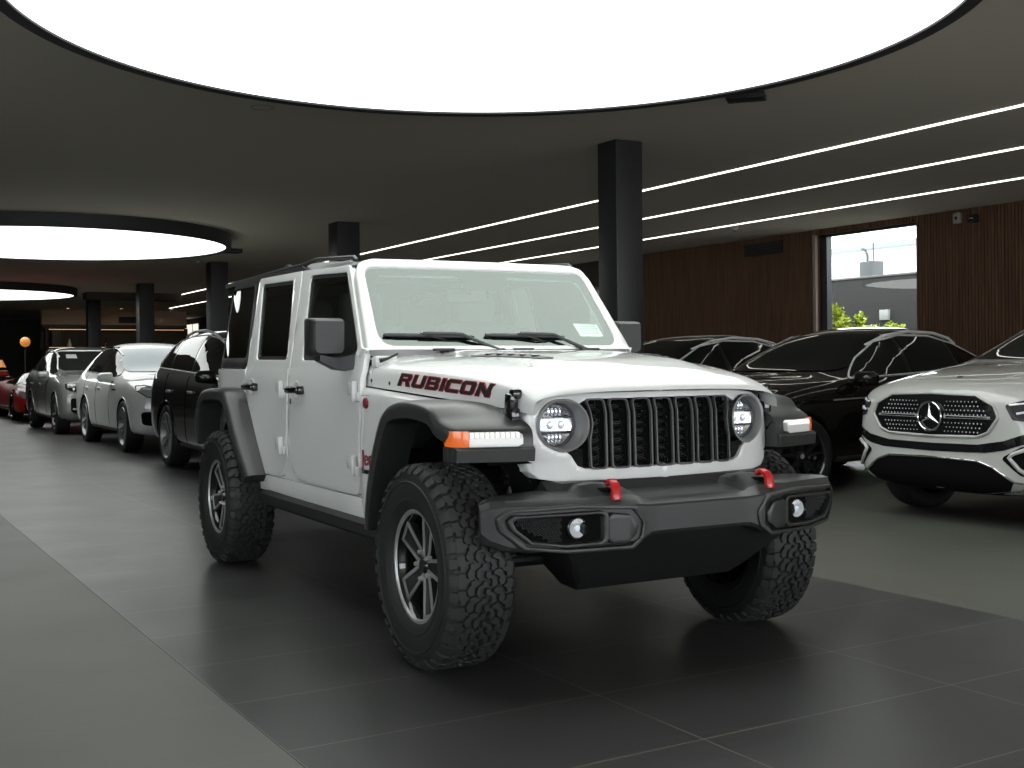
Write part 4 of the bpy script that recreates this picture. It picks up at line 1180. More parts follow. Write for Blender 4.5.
# ---- wheels
random.seed(5)
def make_tyre(parent):
    bm = bmesh.new()
    W2 = 0.1385
    prof = [(0.225, -0.105), (0.232, -0.118), (0.27, -0.134), (0.32, -0.1415), (0.350, -0.139), (0.375, -0.130), (0.390, -0.118), (0.398, -0.098), (0.4025, -0.06), (0.403, 0.0), (0.4025, 0.06), (0.398, 0.098), (0.390, 0.118), (0.375, 0.130), (0.350, 0.139), (0.32, 0.1415), (0.27, 0.134), (0.232, 0.118), (0.225, 0.105)]
    lathe(bm, prof, 96, 'y')
    # raised rim on the sidewall
    for sy in (-1, 1):
        lathe(bm, [(0.262, sy * 0.1315), (0.268, sy * 0.1365), (0.274, sy * 0.1365), (0.278, sy * 0.135)], 96, 'y')
        lathe(bm, [(0.335, sy * 0.1400), (0.339, sy * 0.1440), (0.343, sy * 0.1440), (0.347, sy * 0.1385)], 96, 'y')
    ty = finish('tyre', bm, RUBBER, parent, ang=50, mats=[RUBBER, DARK])  # groove floors darker than the tread blocks: shade put into the colour
    for p in ty.data.polygons:
        if all((ty.data.vertices[i].co.x ** 2 + ty.data.vertices[i].co.z ** 2) > 0.389 ** 2 and abs(ty.data.vertices[i].co.y) < 0.119 for i in p.vertices): p.material_index = 1
    # tread blocks
    bm = bmesh.new()
    N = 40
    def radial(v):
        a = abs(v)
        r = TR if a < 0.07 else TR - (a - 0.07) ** 2 * 3.2
        return r
    def block(poly, depth=0.014, bev=0.0018, rb=None):
        poly = [(p[0] * TR, p[1] * 0.86) for p in poly]
        poly = offset_poly(poly, 0.0002)
        poly = [(p[0] / TR, p[1]) for p in poly]
        top = offset_poly(poly, -bev); rings = []
        T = []; M_ = []; B = []
        for (p, q, o) in zip(top, poly, offset_poly(poly, bev * 0.8)):
            for lst, pt, dr in ((T, p, 0), (M_, q, bev), (B, o, depth)):
                th, v = pt
                R = radial(v) - dr
                lst.append(bm.verts.new((R * sin(th), v, R * cos(th))))
        n = len(T)
        bm.faces.new(T)
        for A, C in ((T, M_), (M_, B)):
            for i in range(n): bm.faces.new((A[i], A[(i + 1) % n], C[(i + 1) % n], C[i]))
    P = 2 * pi / N
    # unit = metres along circumference
    def arcpoly(pts, u0, sc=1, fl=1):
        return [((u0 + p[0] * fl) / TR, p[1] * sc) for p in pts]
    pitch = 2 * pi * TR / N
    hookA = [(-.030, .002), (-.012, -.006), (-.002, .006), (-.004, .020), (.010, .028), (.026, .022), (.032, .036), (.018, .050), (-.002, .046), (-.014, .034), (-.016, .020), (-.028, .016)]
    hookB = [(-.030, .056), (-.022, .036), (-.010, .036), (-.004, .053), (.002, .066), (.016, .060), (.030, .066), (.032, .084), (.014, .096), (-.002, .088), (-.012, .077), (-.026, .078)]
    for i in range(N):
        u = i * pitch
        for sd in (-1, 1):
            off = 0 if sd > 0 else pitch * 0.5
            j = random.uniform(-0.002, 0.002)
            block(arcpoly(hookA, u + off + j, sd))
            block(arcpoly(hookB, u + off + 0.058 - j, sd))
            # shoulder block, alternating long and notched
            if i % 2:
                sh = [(-.028, .101), (-.010, .099), (-.004, .080), (.006, .080), (.012, .098), (.027, .101), (.026, .1345), (-.027, .1345)]
            else:
                sh = [(-.027, .100), (-.010, .100), (.000, .082), (.010, .100), (.027, .102), (.027, .124), (.010, .125), (.008, .1345), (-.027, .1345)]
            block(arcpoly(sh, u + off + 0.029, sd), 0.016)
            # side lug down the shoulder
            th = (u + off + 0.029) / TR
            L = 0.374 if i % 2 else 0.384
            w = 0.021 if i % 2 else 0.018
            q = []
            for rr, yy in ((TR - 0.009, 0.1155), (0.394, 0.1300), (L, 0.1400)):
                for dw in (-1, 1):
                    t = th + dw * w / TR
                    q.append((rr * sin(t), sd * yy, rr * cos(t)))
            q2 = []
            for rr, yy in ((TR - 0.014, 0.106), (0.390, 0.116), (L - 0.003, 0.130)):
                for dw in (-1, 1):
                    t = th + dw * (w + 0.002) / TR
                    q2.append((rr * sin(t), sd * yy, rr * cos(t)))
            A = [bm.verts.new(p) for p in q]; Bq = [bm.verts.new(p) for p in q2]
            for a, b, c, d in ((0, 1, 3, 2), (2, 3, 5, 4)): bm.faces.new((A[a], A[b], A[c], A[d]))
            for a, b in ((0, 2), (2, 4), (4, 5), (5, 3), (3, 1)): bm.faces.new((A[a], A[b], Bq[b], Bq[a]))
    finish('tread', bm, TREADM, parent, ang=25)
    return ty

def make_rim(parent, s):
    # outer face toward -y when s=-1
    D = lambda y: s * (y - 0.020)
    bm = bmesh.new()
    lathe(bm, [(0.232, D(0.118)), (0.236, D(0.128)), (0.230, D(0.131)), (0.222, D(0.126)), (0.215, D(0.112)), (0.206, D(0.09)), (0.200, D(0.02)), (0.205, D(-0.10)), (0.232, D(-0.118))], 72, 'y')
    lathe(bm, [(0.0, D(-0.03)), (0.20, D(-0.03))], 48, 'y')
    finish('rim', bm, GLOSSBLACK, parent, ang=40); rim = parent
    bm = bmesh.new()
    lathe(bm, [(0.2355, D(0.1285)), (0.2335, D(0.1335)), (0.2185, D(0.1345)), (0.2120, D(0.126)), (0.219, D(0.1250))], 72, 'y', close=True)
    finish('rim_lip', bm, MACH, rim, ang=40)
    def mp(off): return lambda u, v, w: (u, D(0.092 + 0.016 * min(1, (sqrt(u * u + v * v) / 0.2) ** 2) + off + w), v)
    # five arms
    pts = []
    for k in range(5):
        a = radians(72 * k)
        ua = Vector((cos(a), sin(a))); na = Vector((-sin(a), cos(a)))
        for rr, ww in ((0.078, -0.037), (0.212, -0.054), (0.212, 0.054), (0.078, 0.037)):
            q = ua * rr + na * ww; pts.append((q.x, q.y))
        b = radians(72 * k + 36); pts.append((0.052 * cos(b), 0.052 * sin(b)))
    bm = bmesh.new(); panel(bm, pts, mp(-0.004), thick=0.030, step=0, bev=0.002); sp = finish('spokes', bm, mat('satin_wheel_black', (0.008, 0.008, 0.008), 0.45) if 'satin_wheel_black' not in bpy.data.materials else bpy.data.materials['satin_wheel_black'], rim)
    # machined edge following the arms
    inn = offset_poly(pts, -0.0155)
    bm = bmesh.new(); panel(bm, offset_poly(pts, -0.001), mp(0.002), thick=0.006, holes=[inn], step=0, bev=0.001)
    finish('machined_edge', bm, MACH, rim)
    bm = bmesh.new()
    lathe(bm, [(0.0, D(0.108)), (0.028, D(0.106)), (0.034, D(0.098)), (0.036, D(0.08))], 28, 'y'); finish('centre_cap', bm, GLOSSBLACK, rim)
    for k in range(5):
        a = radians(72 * k + 36)
        bm = bmesh.new()
        lathe(bm, [(0.0, D(0.116)), (0.008, D(0.114)), (0.011, D(0.106)), (0.012, D(0.085))], 8, 'y', c=(0.0575 * cos(a), 0, 0.0575 * sin(a)))
        finish('lug_nut', bm, SILVER, rim)
    bm = bmesh.new(); lathe(bm, [(0.05, D(0.02)), (0.165, D(0.02)), (0.165, D(0.0)), (0.05, D(0.0))], 40, 'y', close=True); finish('brake_disc', bm, mat('brake_steel', (0.18, 0.18, 0.18), 0.35, 1.0) if 'brake_steel' not in bpy.data.materials else bpy.data.materials['brake_steel'], rim)
    return rim
def wheel(s):
    w = empty('wheel'); w.parent = JEEP
    make_tyre(w); make_rim(w, s)
    return w
WY = 0.84
wR = wheel(-1); wR.location = (0, -WY, TR); wR.rotation_euler = (0, 0, radians(-1))
wR2 = copy_tree(wR, JEEP); wR2.location = (-3.008, -WY, TR); wR2.rotation_euler = (0, radians(20), 0)
wL = wheel(1); wL.location = (-0.03, 0.755, TR); wL.rotation_euler = (0, 0, radians(-4))
wL2 = copy_tree(wL, JEEP); wL2.location = (-3.008, WY, TR)
sp = copy_tree(wR, JEEP); sp.location = (-3.93, 0, 0.98); sp.rotation_euler = (0, 0, radians(-90))
# ================================================================== the other cars of the showroom
BLACKP = mat('black_car_paint', (0.004, 0.004, 0.004), 0.5, coat=1.0, spec=0.1)
WARMWHITE = mat('pale_grey_white_paint', (0.47, 0.475, 0.455), 0.35, coat=1.0)
PEARL = mat('pearl_white_paint', (0.82, 0.84, 0.82), 0.4, coat=1.0)
GREYP = mat('grey_car_paint', (0.25, 0.25, 0.24), 0.35, 0.3, coat=1.0)
REDP = mat('red_car_paint', (0.60, 0.008, 0.008), 0.5, coat=0.35)
CARGLASS = mat('dark_car_glass', (0.012, 0.014, 0.013), 0.02, ior=1.45, spec=0.5)
BLUEGLASS = mat('pale_screen_glass', (0.03, 0.045, 0.06), 0.02, ior=1.75)
BLUEGLASS.node_tree.nodes['Principled BSDF'].inputs['Specular Tint'].default_value = (0.8, 0.93, 1.0, 1)
LAMPGLASS = mat('headlamp_glass', (0.03, 0.032, 0.035), 0.05, coat=1.0)
PALELAMP = mat('pale_headlamp', (0.45, 0.47, 0.47), 0.15, coat=1.0)

# half section: (y, z) bottom centre -> top centre, one row per station
COUPE = [  # x, w, zb, zm, zs, wb, zbelt, wr, zre, zt
 (0.865, .60, .40, .60, .76, .52, .90, .30, .955, .965),
 (0.80, .86, .26, .55, .80, .76, .945, .48, 1.01, 1.025),
 (0.62, .94, .23, .58, .85, .85, .99, .58, 1.06, 1.075),
 (0.25, .965, .23, .62, .92, .88, 1.05, .62, 1.11, 1.13),
 (-0.30, .970, .23, .62, .95, .88, 1.09, .66, 1.145, 1.165),
 (-0.72, .965, .23, .62, .97, .86, 1.11, .69, 1.165, 1.185),
 (-1.10, .965, .23, .62, .98, .85, 1.125, .69, 1.31, 1.37),
 (-1.60, .965, .23, .62, .99, .85, 1.14, .655, 1.545, 1.61),
 (-2.10, .965, .23, .62, 1.0, .85, 1.15, .63, 1.645, 1.70),
 (-2.70, .965, .23, .62, 1.0, .85, 1.16, .62, 1.645, 1.71),
 (-3.20, .975, .23, .62, 1.02, .86, 1.18, .61, 1.56, 1.64),
 (-3.65, .975, .24, .62, 1.04, .86, 1.20, .60, 1.40, 1.48),
 (-3.97, .93, .30, .66, 1.04, .82, 1.18, .60, 1.24, 1.29),
 (-4.08, .80, .40, .70, .95, .70, 1.08, .50, 1.14, 1.15)]
SUVR = COUPE[:10] + [
 (-3.20, .975, .23, .62, 1.02, .86, 1.18, .62, 1.61, 1.68),
 (-3.60, .970, .24, .62, 1.03, .85, 1.20, .60, 1.53, 1.60),
 (-3.85, .93, .30, .66, 1.02, .82, 1.18, .58, 1.36, 1.40),
 (-3.98, .82, .40, .70, .95, .74, 1.08, .52, 1.16, 1.18)]
SPORT = [
 (1.05, .55, .25, .36, .46, .45, .50, .30, .53, .54),
 (0.98, .86, .16, .34, .50, .74, .56, .45, .58, .59),
 (0.60, .95, .14, .36, .62, .84, .70, .55, .68, .69),
 (0.10, .97, .14, .38, .72, .82, .80, .55, .76, .75),
 (-0.40, .96, .14, .40, .70, .80, .80, .60, .84, .86),
 (-0.85, .95, .14, .40, .70, .78, .82, .58, 1.02, 1.06),
 (-1.30, .95, .14, .40, .72, .78, .83, .52, 1.14, 1.18),
 (-1.80, .97, .14, .42, .76, .80, .86, .50, 1.10, 1.15),
 (-2.40, .99, .15, .45, .82, .84, .92, .52, .98, 1.02),
 (-3.10, .99, .20, .48, .84, .84, .92, .50, .95, .96),
 (-3.50, .90, .30, .50, .80, .76, .88, .45, .91, .92),
 (-3.58, .75, .40, .55, .75, .60, .82, .35, .85, .86)]

RAILM = mat('painted_shine_trim', (.85, .85, .86), .4, .0)  # pale matt colour stands in for ceiling light reflected in silver
def eval_mesh(o):
    dg = bpy.context.evaluated_depsgraph_get()
    dg.update()
    return bpy.data.meshes.new_from_object(o.evaluated_get(dg))

def car_shell(stations, paint, wb, wr, sy=1.0, sz=1.0, sx=1.0, wheel_r=0.40, wz=0.37):
    bm = bmesh.new(); rings = []
    for (x, w, zb, zm, zs, wbel, zbelt, wro, zre, zt) in stations:
        h = [(0, zb), (w * .80, zb), (w * .97, zb + .09), (w, zm), (w * .985, zs), (wbel, zbelt), (wro, zre), (wro * .55, zt - (zt - zre) * .25), (0, zt)]
        ring = [(y, z) for y, z in h] + [(-y, z) for y, z in reversed(h[1:-1])]
        rings.append([(x * sx, y * sy, z * sz) for y, z in ring])
    R = loft(bm, rings)
    cl = bm.edges.layers.float.new('crease_edge')
    for A, B in zip(R, R[1:]):
        for k, c in ((5, 0.35), (11, 0.35), (2, 0.3), (14, 0.3)):
            e = bm.edges.get((A[k], B[k]))
            if e: e[cl] = c
    bmesh.ops.recalc_face_normals(bm, faces=bm.faces[:])
    me = bpy.data.meshes.new('cage'); bm.to_mesh(me); bm.free()
    me.materials.append(paint)
    o = bpy.data.objects.new('cage', me); COL.objects.link(o)
    m = o.modifiers.new('s', 'SUBSURF'); m.levels = 3; m.render_levels = 3
    me1 = eval_mesh(o)
    t = bmesh.new(); t.from_mesh(me1); bvh = BVHTree.FromBMesh(t); t.free()
    # wheel openings
    cb = bmesh.new()
    for wx in (0, -wb * 1.0):
        for s in (-1, 1):
            lathe(cb, [(0, s * 0.58), (wheel_r, s * 0.58), (wheel_r, s * 1.3), (0, s * 1.3)], 40, 'y', c=(wx, 0, wz))
    bmesh.ops.recalc_face_normals(cb, faces=cb.faces[:])
    mc = bpy.data.meshes.new('cutter'); cb.to_mesh(mc); cb.free(); mc.materials.append(VOID)
    co = bpy.data.objects.new('cutter', mc); COL.objects.link(co)
    b = o.modifiers.new('b', 'BOOLEAN'); b.operation = 'DIFFERENCE'; b.object = co; b.solver = 'EXACT'; b.material_mode = 'TRANSFER'
    me2 = eval_mesh(o)
    me2.name = 'body'
    bpy.data.objects.remove(o); bpy.data.objects.remove(co)
    for p in me2.polygons: p.use_smooth = True
    me2.set_sharp_from_angle(angle=radians(40))
    return me2, bvh

def side_proj(bvh, s, off=0.0):
    def f(u, v, w):
        hit = bvh.ray_cast(Vector((u, s * 3, v)), Vector((0, -s, 0)))
        if hit[0] is None:
            hit = bvh.find_nearest(Vector((u, s * 0.8, v)))
        p, n = hit[0], hit[1]
        if n.y * s < 0: n = -n
        return p + n * (off + w)
    return f
def front_proj(bvh, off=0.0, back=False, fx=0.8):
    sgn = -1 if back else 1
    def f(u, v, w):
        hit = bvh.ray_cast(Vector((sgn * 8, u, v)), Vector((-sgn, 0, 0)))
        if hit[0] is None:
            hit = bvh.find_nearest(Vector((fx if not back else -4.0, u, v)))
        p, n = hit[0], hit[1]
        if n.x * sgn < 0: n = -n
        return p + n * (off + w)
    return f
def top_proj(bvh, off=0.0):
    def f(u, v, w):
        hit = bvh.ray_cast(Vector((u, v, 5)), Vector((0, 0, -1)))
        if hit[0] is None: hit = bvh.find_nearest(Vector((u, v, 1)))
        n = hit[1] if hit[1].z > 0 else -hit[1]
        return hit[0] + n * (off + w)
    return f

def dense(poly, closed=True, d=0.05):
    out = []
    n = len(poly)
    for i in range(n if closed else n - 1):
        a = Vector(poly[i]); b = Vector(poly[(i + 1) % n]); k = max(1, int((b - a).length / d))
        for j in range(k): out.append(tuple(a.lerp(b, j / k)))
    if not closed: out.append(tuple(poly[-1]))
    return out

def strip(name, pts, f, r, m, parent, closed=False, flat=None):
    bm = bmesh.new()
    P = [f(p[0], p[1], 0) for p in dense(pts, closed, 0.04)]
    if closed: P.append(P[0])
    tube(bm, P, r, 6, cap=not closed, flat=flat)
    return finish(name, bm, m, parent, ang=60)

def car_wheel(parent, s, R=0.37, rr=0.262, style='star', m=None, wdt=0.125):
    m = m or GLOSSBLACK
    D = lambda y: s * y
    w = empty('wheel'); w.parent = parent
    bm = bmesh.new()
    lathe(bm, [(rr - .01, -wdt * .8), (rr + .01, -wdt * .95), (R - .03, -wdt), (R - .006, -wdt * .85), (R, -wdt * .6), (R, wdt * .6), (R - .006, wdt * .85), (R - .03, wdt), (rr + .01, wdt * .95), (rr - .01, wdt * .8)], 56, 'y')
    finish('tyre', bm, RUBBER, w, ang=60)
    bm = bmesh.new()
    lathe(bm, [(rr + .006, D(wdt * .88)), (rr - .004, D(wdt * .98)), (rr - .014, D(wdt * .9)), (rr - .03, D(0.02)), (rr, D(-wdt * .9))], 56, 'y')
    lathe(bm, [(0, D(-0.02)), (rr - .02, D(-0.02))], 32, 'y')
    finish('rim', bm, m, w, ang=50); rim = w
    bm = bmesh.new()
    def mp(u, v, ww): return (u, D(0.085 + 0.012 * min(1, (sqrt(u * u + v * v) / rr) ** 2) + ww), v)
    if style == 'star':
        for k in range(5):
            for off in (-0.13, 0.13):
                a = radians(90 + 72 * k); b = a + off * 1.75
                c0 = Vector((cos(a + off * .6), sin(a + off * .6))) * 0.045; c1 = Vector((cos(b), sin(b))) * (rr - .012)
                d = (c1 - c0).normalized(); n = Vector((-d.y, d.x))
                panel(bm, [tuple(c0 + n * .020), tuple(c0 - n * .020), tuple(c1 - n * .012), tuple(c1 + n * .012)], mp, thick=0.03, step=0, bev=0.003)
    elif style == 'multi':
        for k in range(10):
            a = radians(36 * k + (7 if k % 2 else -7))
            c0 = Vector((cos(a), sin(a))) * 0.045; c1 = Vector((cos(a + .1), sin(a + .1))) * (rr - .012)
            d = (c1 - c0).normalized(); n = Vector((-d.y, d.x))
            panel(bm, [tuple(c0 + n * .012), tuple(c0 - n * .012), tuple(c1 - n * .014), tuple(c1 + n * .014)], mp, thick=0.03, step=0, bev=0.003)
    lathe(bm, [(0, D(.098)), (.03, D(.097)), (.055, D(.085)), (.058, D(.05))], 24, 'y')
    finish('spokes', bm, m if m is not GLOSSBLACK else mat('satin_rim_black', (0.03, 0.03, 0.032), 0.25, 0.6) if 'satin_rim_black' not in bpy.data.materials else bpy.data.materials['satin_rim_black'], rim)
    bm = bmesh.new(); lathe(bm, [(0, D(.101)), (.022, D(.100)), (.024, D(.096))], 20, 'y'); finish('centre_cap', bm, SILVER, rim)
    return w

NOSE = {.865: (.80, .72, .46), .80: (.925, .83, .56), .62: (.965, .87, .60)}
SUVF = [tuple([r[0], NOSE[r[0]][0] if r[0] in NOSE else r[1], r[2], r[3], r[4], NOSE[r[0]][1] if r[0] in NOSE else r[5], r[6], NOSE[r[0]][2] if r[0] in NOSE else r[7], r[8], r[9]]) for r in SUVR]
SUVR_B = [tuple([r[0], r[1], r[2], r[3], r[4], r[5] + (.03 if r[0] < -.8 else 0), r[6], r[7] + (.085 if r[0] < -1.3 else 0), r[8], r[9]]) for r in SUVR]
def car_mirror(parent, s, x, z, y, paint, k=1.0):
    bm = bmesh.new()
    rings = []
    for dx, q in ((-0.06, 0.80), (-0.045, 0.97), (0.0, 1.0), (0.05, 0.88), (0.085, 0.55)):
        rp = round_poly([(-.115 * q, -.075 * q), (.115 * q, -.06 * q), (.125 * q, .03 * q), (.09 * q, .075 * q), (-.10 * q, .08 * q)], 0.035, 4)
        rings.append([(x + dx, s * (y + py * k), z + pz * k) for py, pz in rp])
    loft(bm, rings)
    o = finish('door_mirror', bm, paint, parent, ang=60)
    bm = bmesh.new(); hull(bm, [(x + a, s * (y - .11 + b), z - .055 + c) for a in (-.03, .04) for b in (0, -.12) for c in (0, -.025)] + [(x + .02, s * (y - .02), z - .07)])
    finish('mirror_foot', bm, GLOSSBLACK, o)

DLO = [(-0.86, 1.125), (-1.22, 1.33), (-1.64, 1.505), (-2.10, 1.58), (-2.70, 1.575), (-3.15, 1.49), (-3.55, 1.345), (-3.70, 1.265), (-3.50, 1.215), (-0.98, 1.12)]
DLOS = [(-0.80, 1.135), (-1.20, 1.37), (-1.62, 1.545), (-2.10, 1.612), (-2.70, 1.605), (-3.20, 1.555), (-3.55, 1.45), (-3.68, 1.30), (-3.50, 1.225), (-0.95, 1.125)]
def clip(poly, x0, x1):
    # keep part of polygon with x0<=x<=x1 (x0<x1)
    def cut(P, c, keep_gt):
        out = []
        for i in range(len(P)):
            a, b = P[i - 1], P[i]
            ia = (a[0] > c) == keep_gt; ib = (b[0] > c) == keep_gt
            if ia != ib:
                t = (c - a[0]) / (b[0] - a[0]); out.append((c, a[1] + t * (b[1] - a[1])))
            if ib: out.append(b)
        return out
    return cut(cut(poly, x0, True), x1, False)

def glazing(body, bvh, dlo, sx, sz, trim, wsm_, ws, rear=True):
    for s in (-1, 1):
        D = round_poly([(x * sx, z * sz) for x, z in dlo], .30, 5)
        frame = panel_obj('window_frame', offset_poly(D, 0.008), side_proj(bvh, s, 0.0035), GLOSSBLACK, body, thick=0, step=0.06)
        for a, b in ((-1.93, -0.7), (-2.93, -2.02), (-3.9, -3.0)):
            piece = clip(offset_poly(D, -0.012), a * sx, b * sx)
            if len(piece) > 2: panel_obj('window_glass', piece, side_proj(bvh, s, 0.007), CARGLASS, frame, thick=0, step=0.06)
        if trim: strip('window_trim', D, side_proj(bvh, s, 0.005), 0.011, RAILM if trim is SILVER else trim, frame, closed=True)
    W = [(y, z * sz) for y, z in ws]
    panel_obj('windshield', round_poly(W, 0.06), front_proj(bvh, 0.009, fx=-1.1), wsm_, body, thick=0, step=0.05, ang=60)
    if rear: panel_obj('rear_glass', round_poly([(-.62, 1.22 * sz), (-.50, 1.55 * sz), (.50, 1.55 * sz), (.62, 1.22 * sz)], 0.05), front_proj(bvh, 0.004, True), CARGLASS, body, thick=0, step=0.1, ang=60)

def suv(label, loc, hd, stations, paint, sx=1, sy=1, sz=1, wb=2.935, dlo=DLO, trim=None, wstyle='star', wmat=None, glass=None, rails=SILVER, R=.37, ws=None, steer=0, cat='car', group=None, tail=None, fog=True, rr=.262, mirror=None, arch=None):
    root = empty('suv' if stations is not SPORT else 'sports_car', label, cat, (loc[0], loc[1], 0), radians(hd), group)
    me, bvh = car_shell(stations, paint, wb, None, sy, sz, sx, R + 0.035, R)
    body = bpy.data.objects.new('body', me); COL.objects.link(body); body.parent = root
    body = root
    ws = ws or [(-.70, 1.20), (-.57, 1.585), (.57, 1.585), (.70, 1.20)]
    glazing(body, bvh, dlo, sx, sz, trim, glass or CARGLASS, ws)
    if rails:
        for s in (-1, 1):
            pts = [(x * sx, y) for x, y in ((-1.50, .60), (-1.85, .61), (-2.3, .61), (-2.8, .605), (-3.15, .59), (-3.3, .575))]
            P = [top_proj(bvh, 0)(p[0], s * p[1] * sy, 0) + Vector((0, 0, o)) for p, o in zip(pts, (0.0, .035, .05, .05, .035, 0.0))]
            bm = bmesh.new(); tube(bm, P, 0.017, 8); finish('roof_rail', bm, RAILM if rails is SILVER else rails, body)
    for s in (-1, 1):
        f = side_proj(bvh, s, 0.001)
        for wx in (0, -wb):
            arc = [(wx + (R + .05) * cos(radians(a)), R + (R + .05) * sin(radians(a))) for a in range(-12, 193, 12)]
            strip('wheel_arch_trim', arc, f, 0.008, arch or paint, body)
        zz = 0.90 * sz
        strip('door_seam', [(-0.95 * sx, 0.36), (-0.98 * sx, 0.75), (-0.93 * sx, 1.10 * sz)], f, 0.004, VOID, body)
        strip('door_seam', [(-2.0 * sx, 0.34), (-2.0 * sx, 1.12 * sz)], f, 0.004, VOID, body)
        strip('door_seam', [(-2.72 * sx, 0.42), (-2.95 * sx, 0.85), (-2.98 * sx, 1.16 * sz)], f, 0.004, VOID, body)
        strip('sill_trim', [(-0.50, 0.30), (-wb + .5, 0.30)], f, 0.03, DARK, body)
        for hx in (-1.78, -2.75):
            bm = bmesh.new(); p = side_proj(bvh, s, 0.012)(hx * sx, 0.935 * sz, 0); box(bm, tuple(p), (0.20, 0.022, 0.032), 0.008); finish('door_handle', bm, SILVER if trim else paint, body)
        mz, my = (1.115, 1.0)
        car_mirror(body, s, -0.92 * sx, mz * sz, my * sy, mirror or paint)
        for wx, st in ((0, steer), (-wb, 0)):
            w = car_wheel(root, s, R, rr, wstyle, wmat)
            w.location = (wx, s * 0.835 * sy, R); w.rotation_euler = (0, 0, radians(st))
    bm = bmesh.new(); box(bm, (-wb / 2, 0, 0.30), (wb + 0.6, 1.2, 0.14), 0.03); finish('underbody', bm, VOID, body)
    # cabin silhouettes are hidden by the dark glass; tail lamps
    for s in (-1, 1):
        panel_obj('tail_light', round_poly([(-.45, .93 * sz), (-.80, .95 * sz), (-.80, 1.03 * sz), (-.45, 1.01 * sz)], .015), (lambda g, s: (lambda u, v, w: g(u * -s, v, w)))(front_proj(bvh, 0.004, True), s), RED, body, thick=0, step=0.1)
    return root, body, bvh

def ring_mesh(bm, c, r, tr, f, n=28):
    pts = [f(c[0] + r * cos(2 * pi * i / n), c[1] + r * sin(2 * pi * i / n), 0) for i in range(n)]
    pts.append(pts[0]); tube(bm, pts, tr, 6, cap=False)

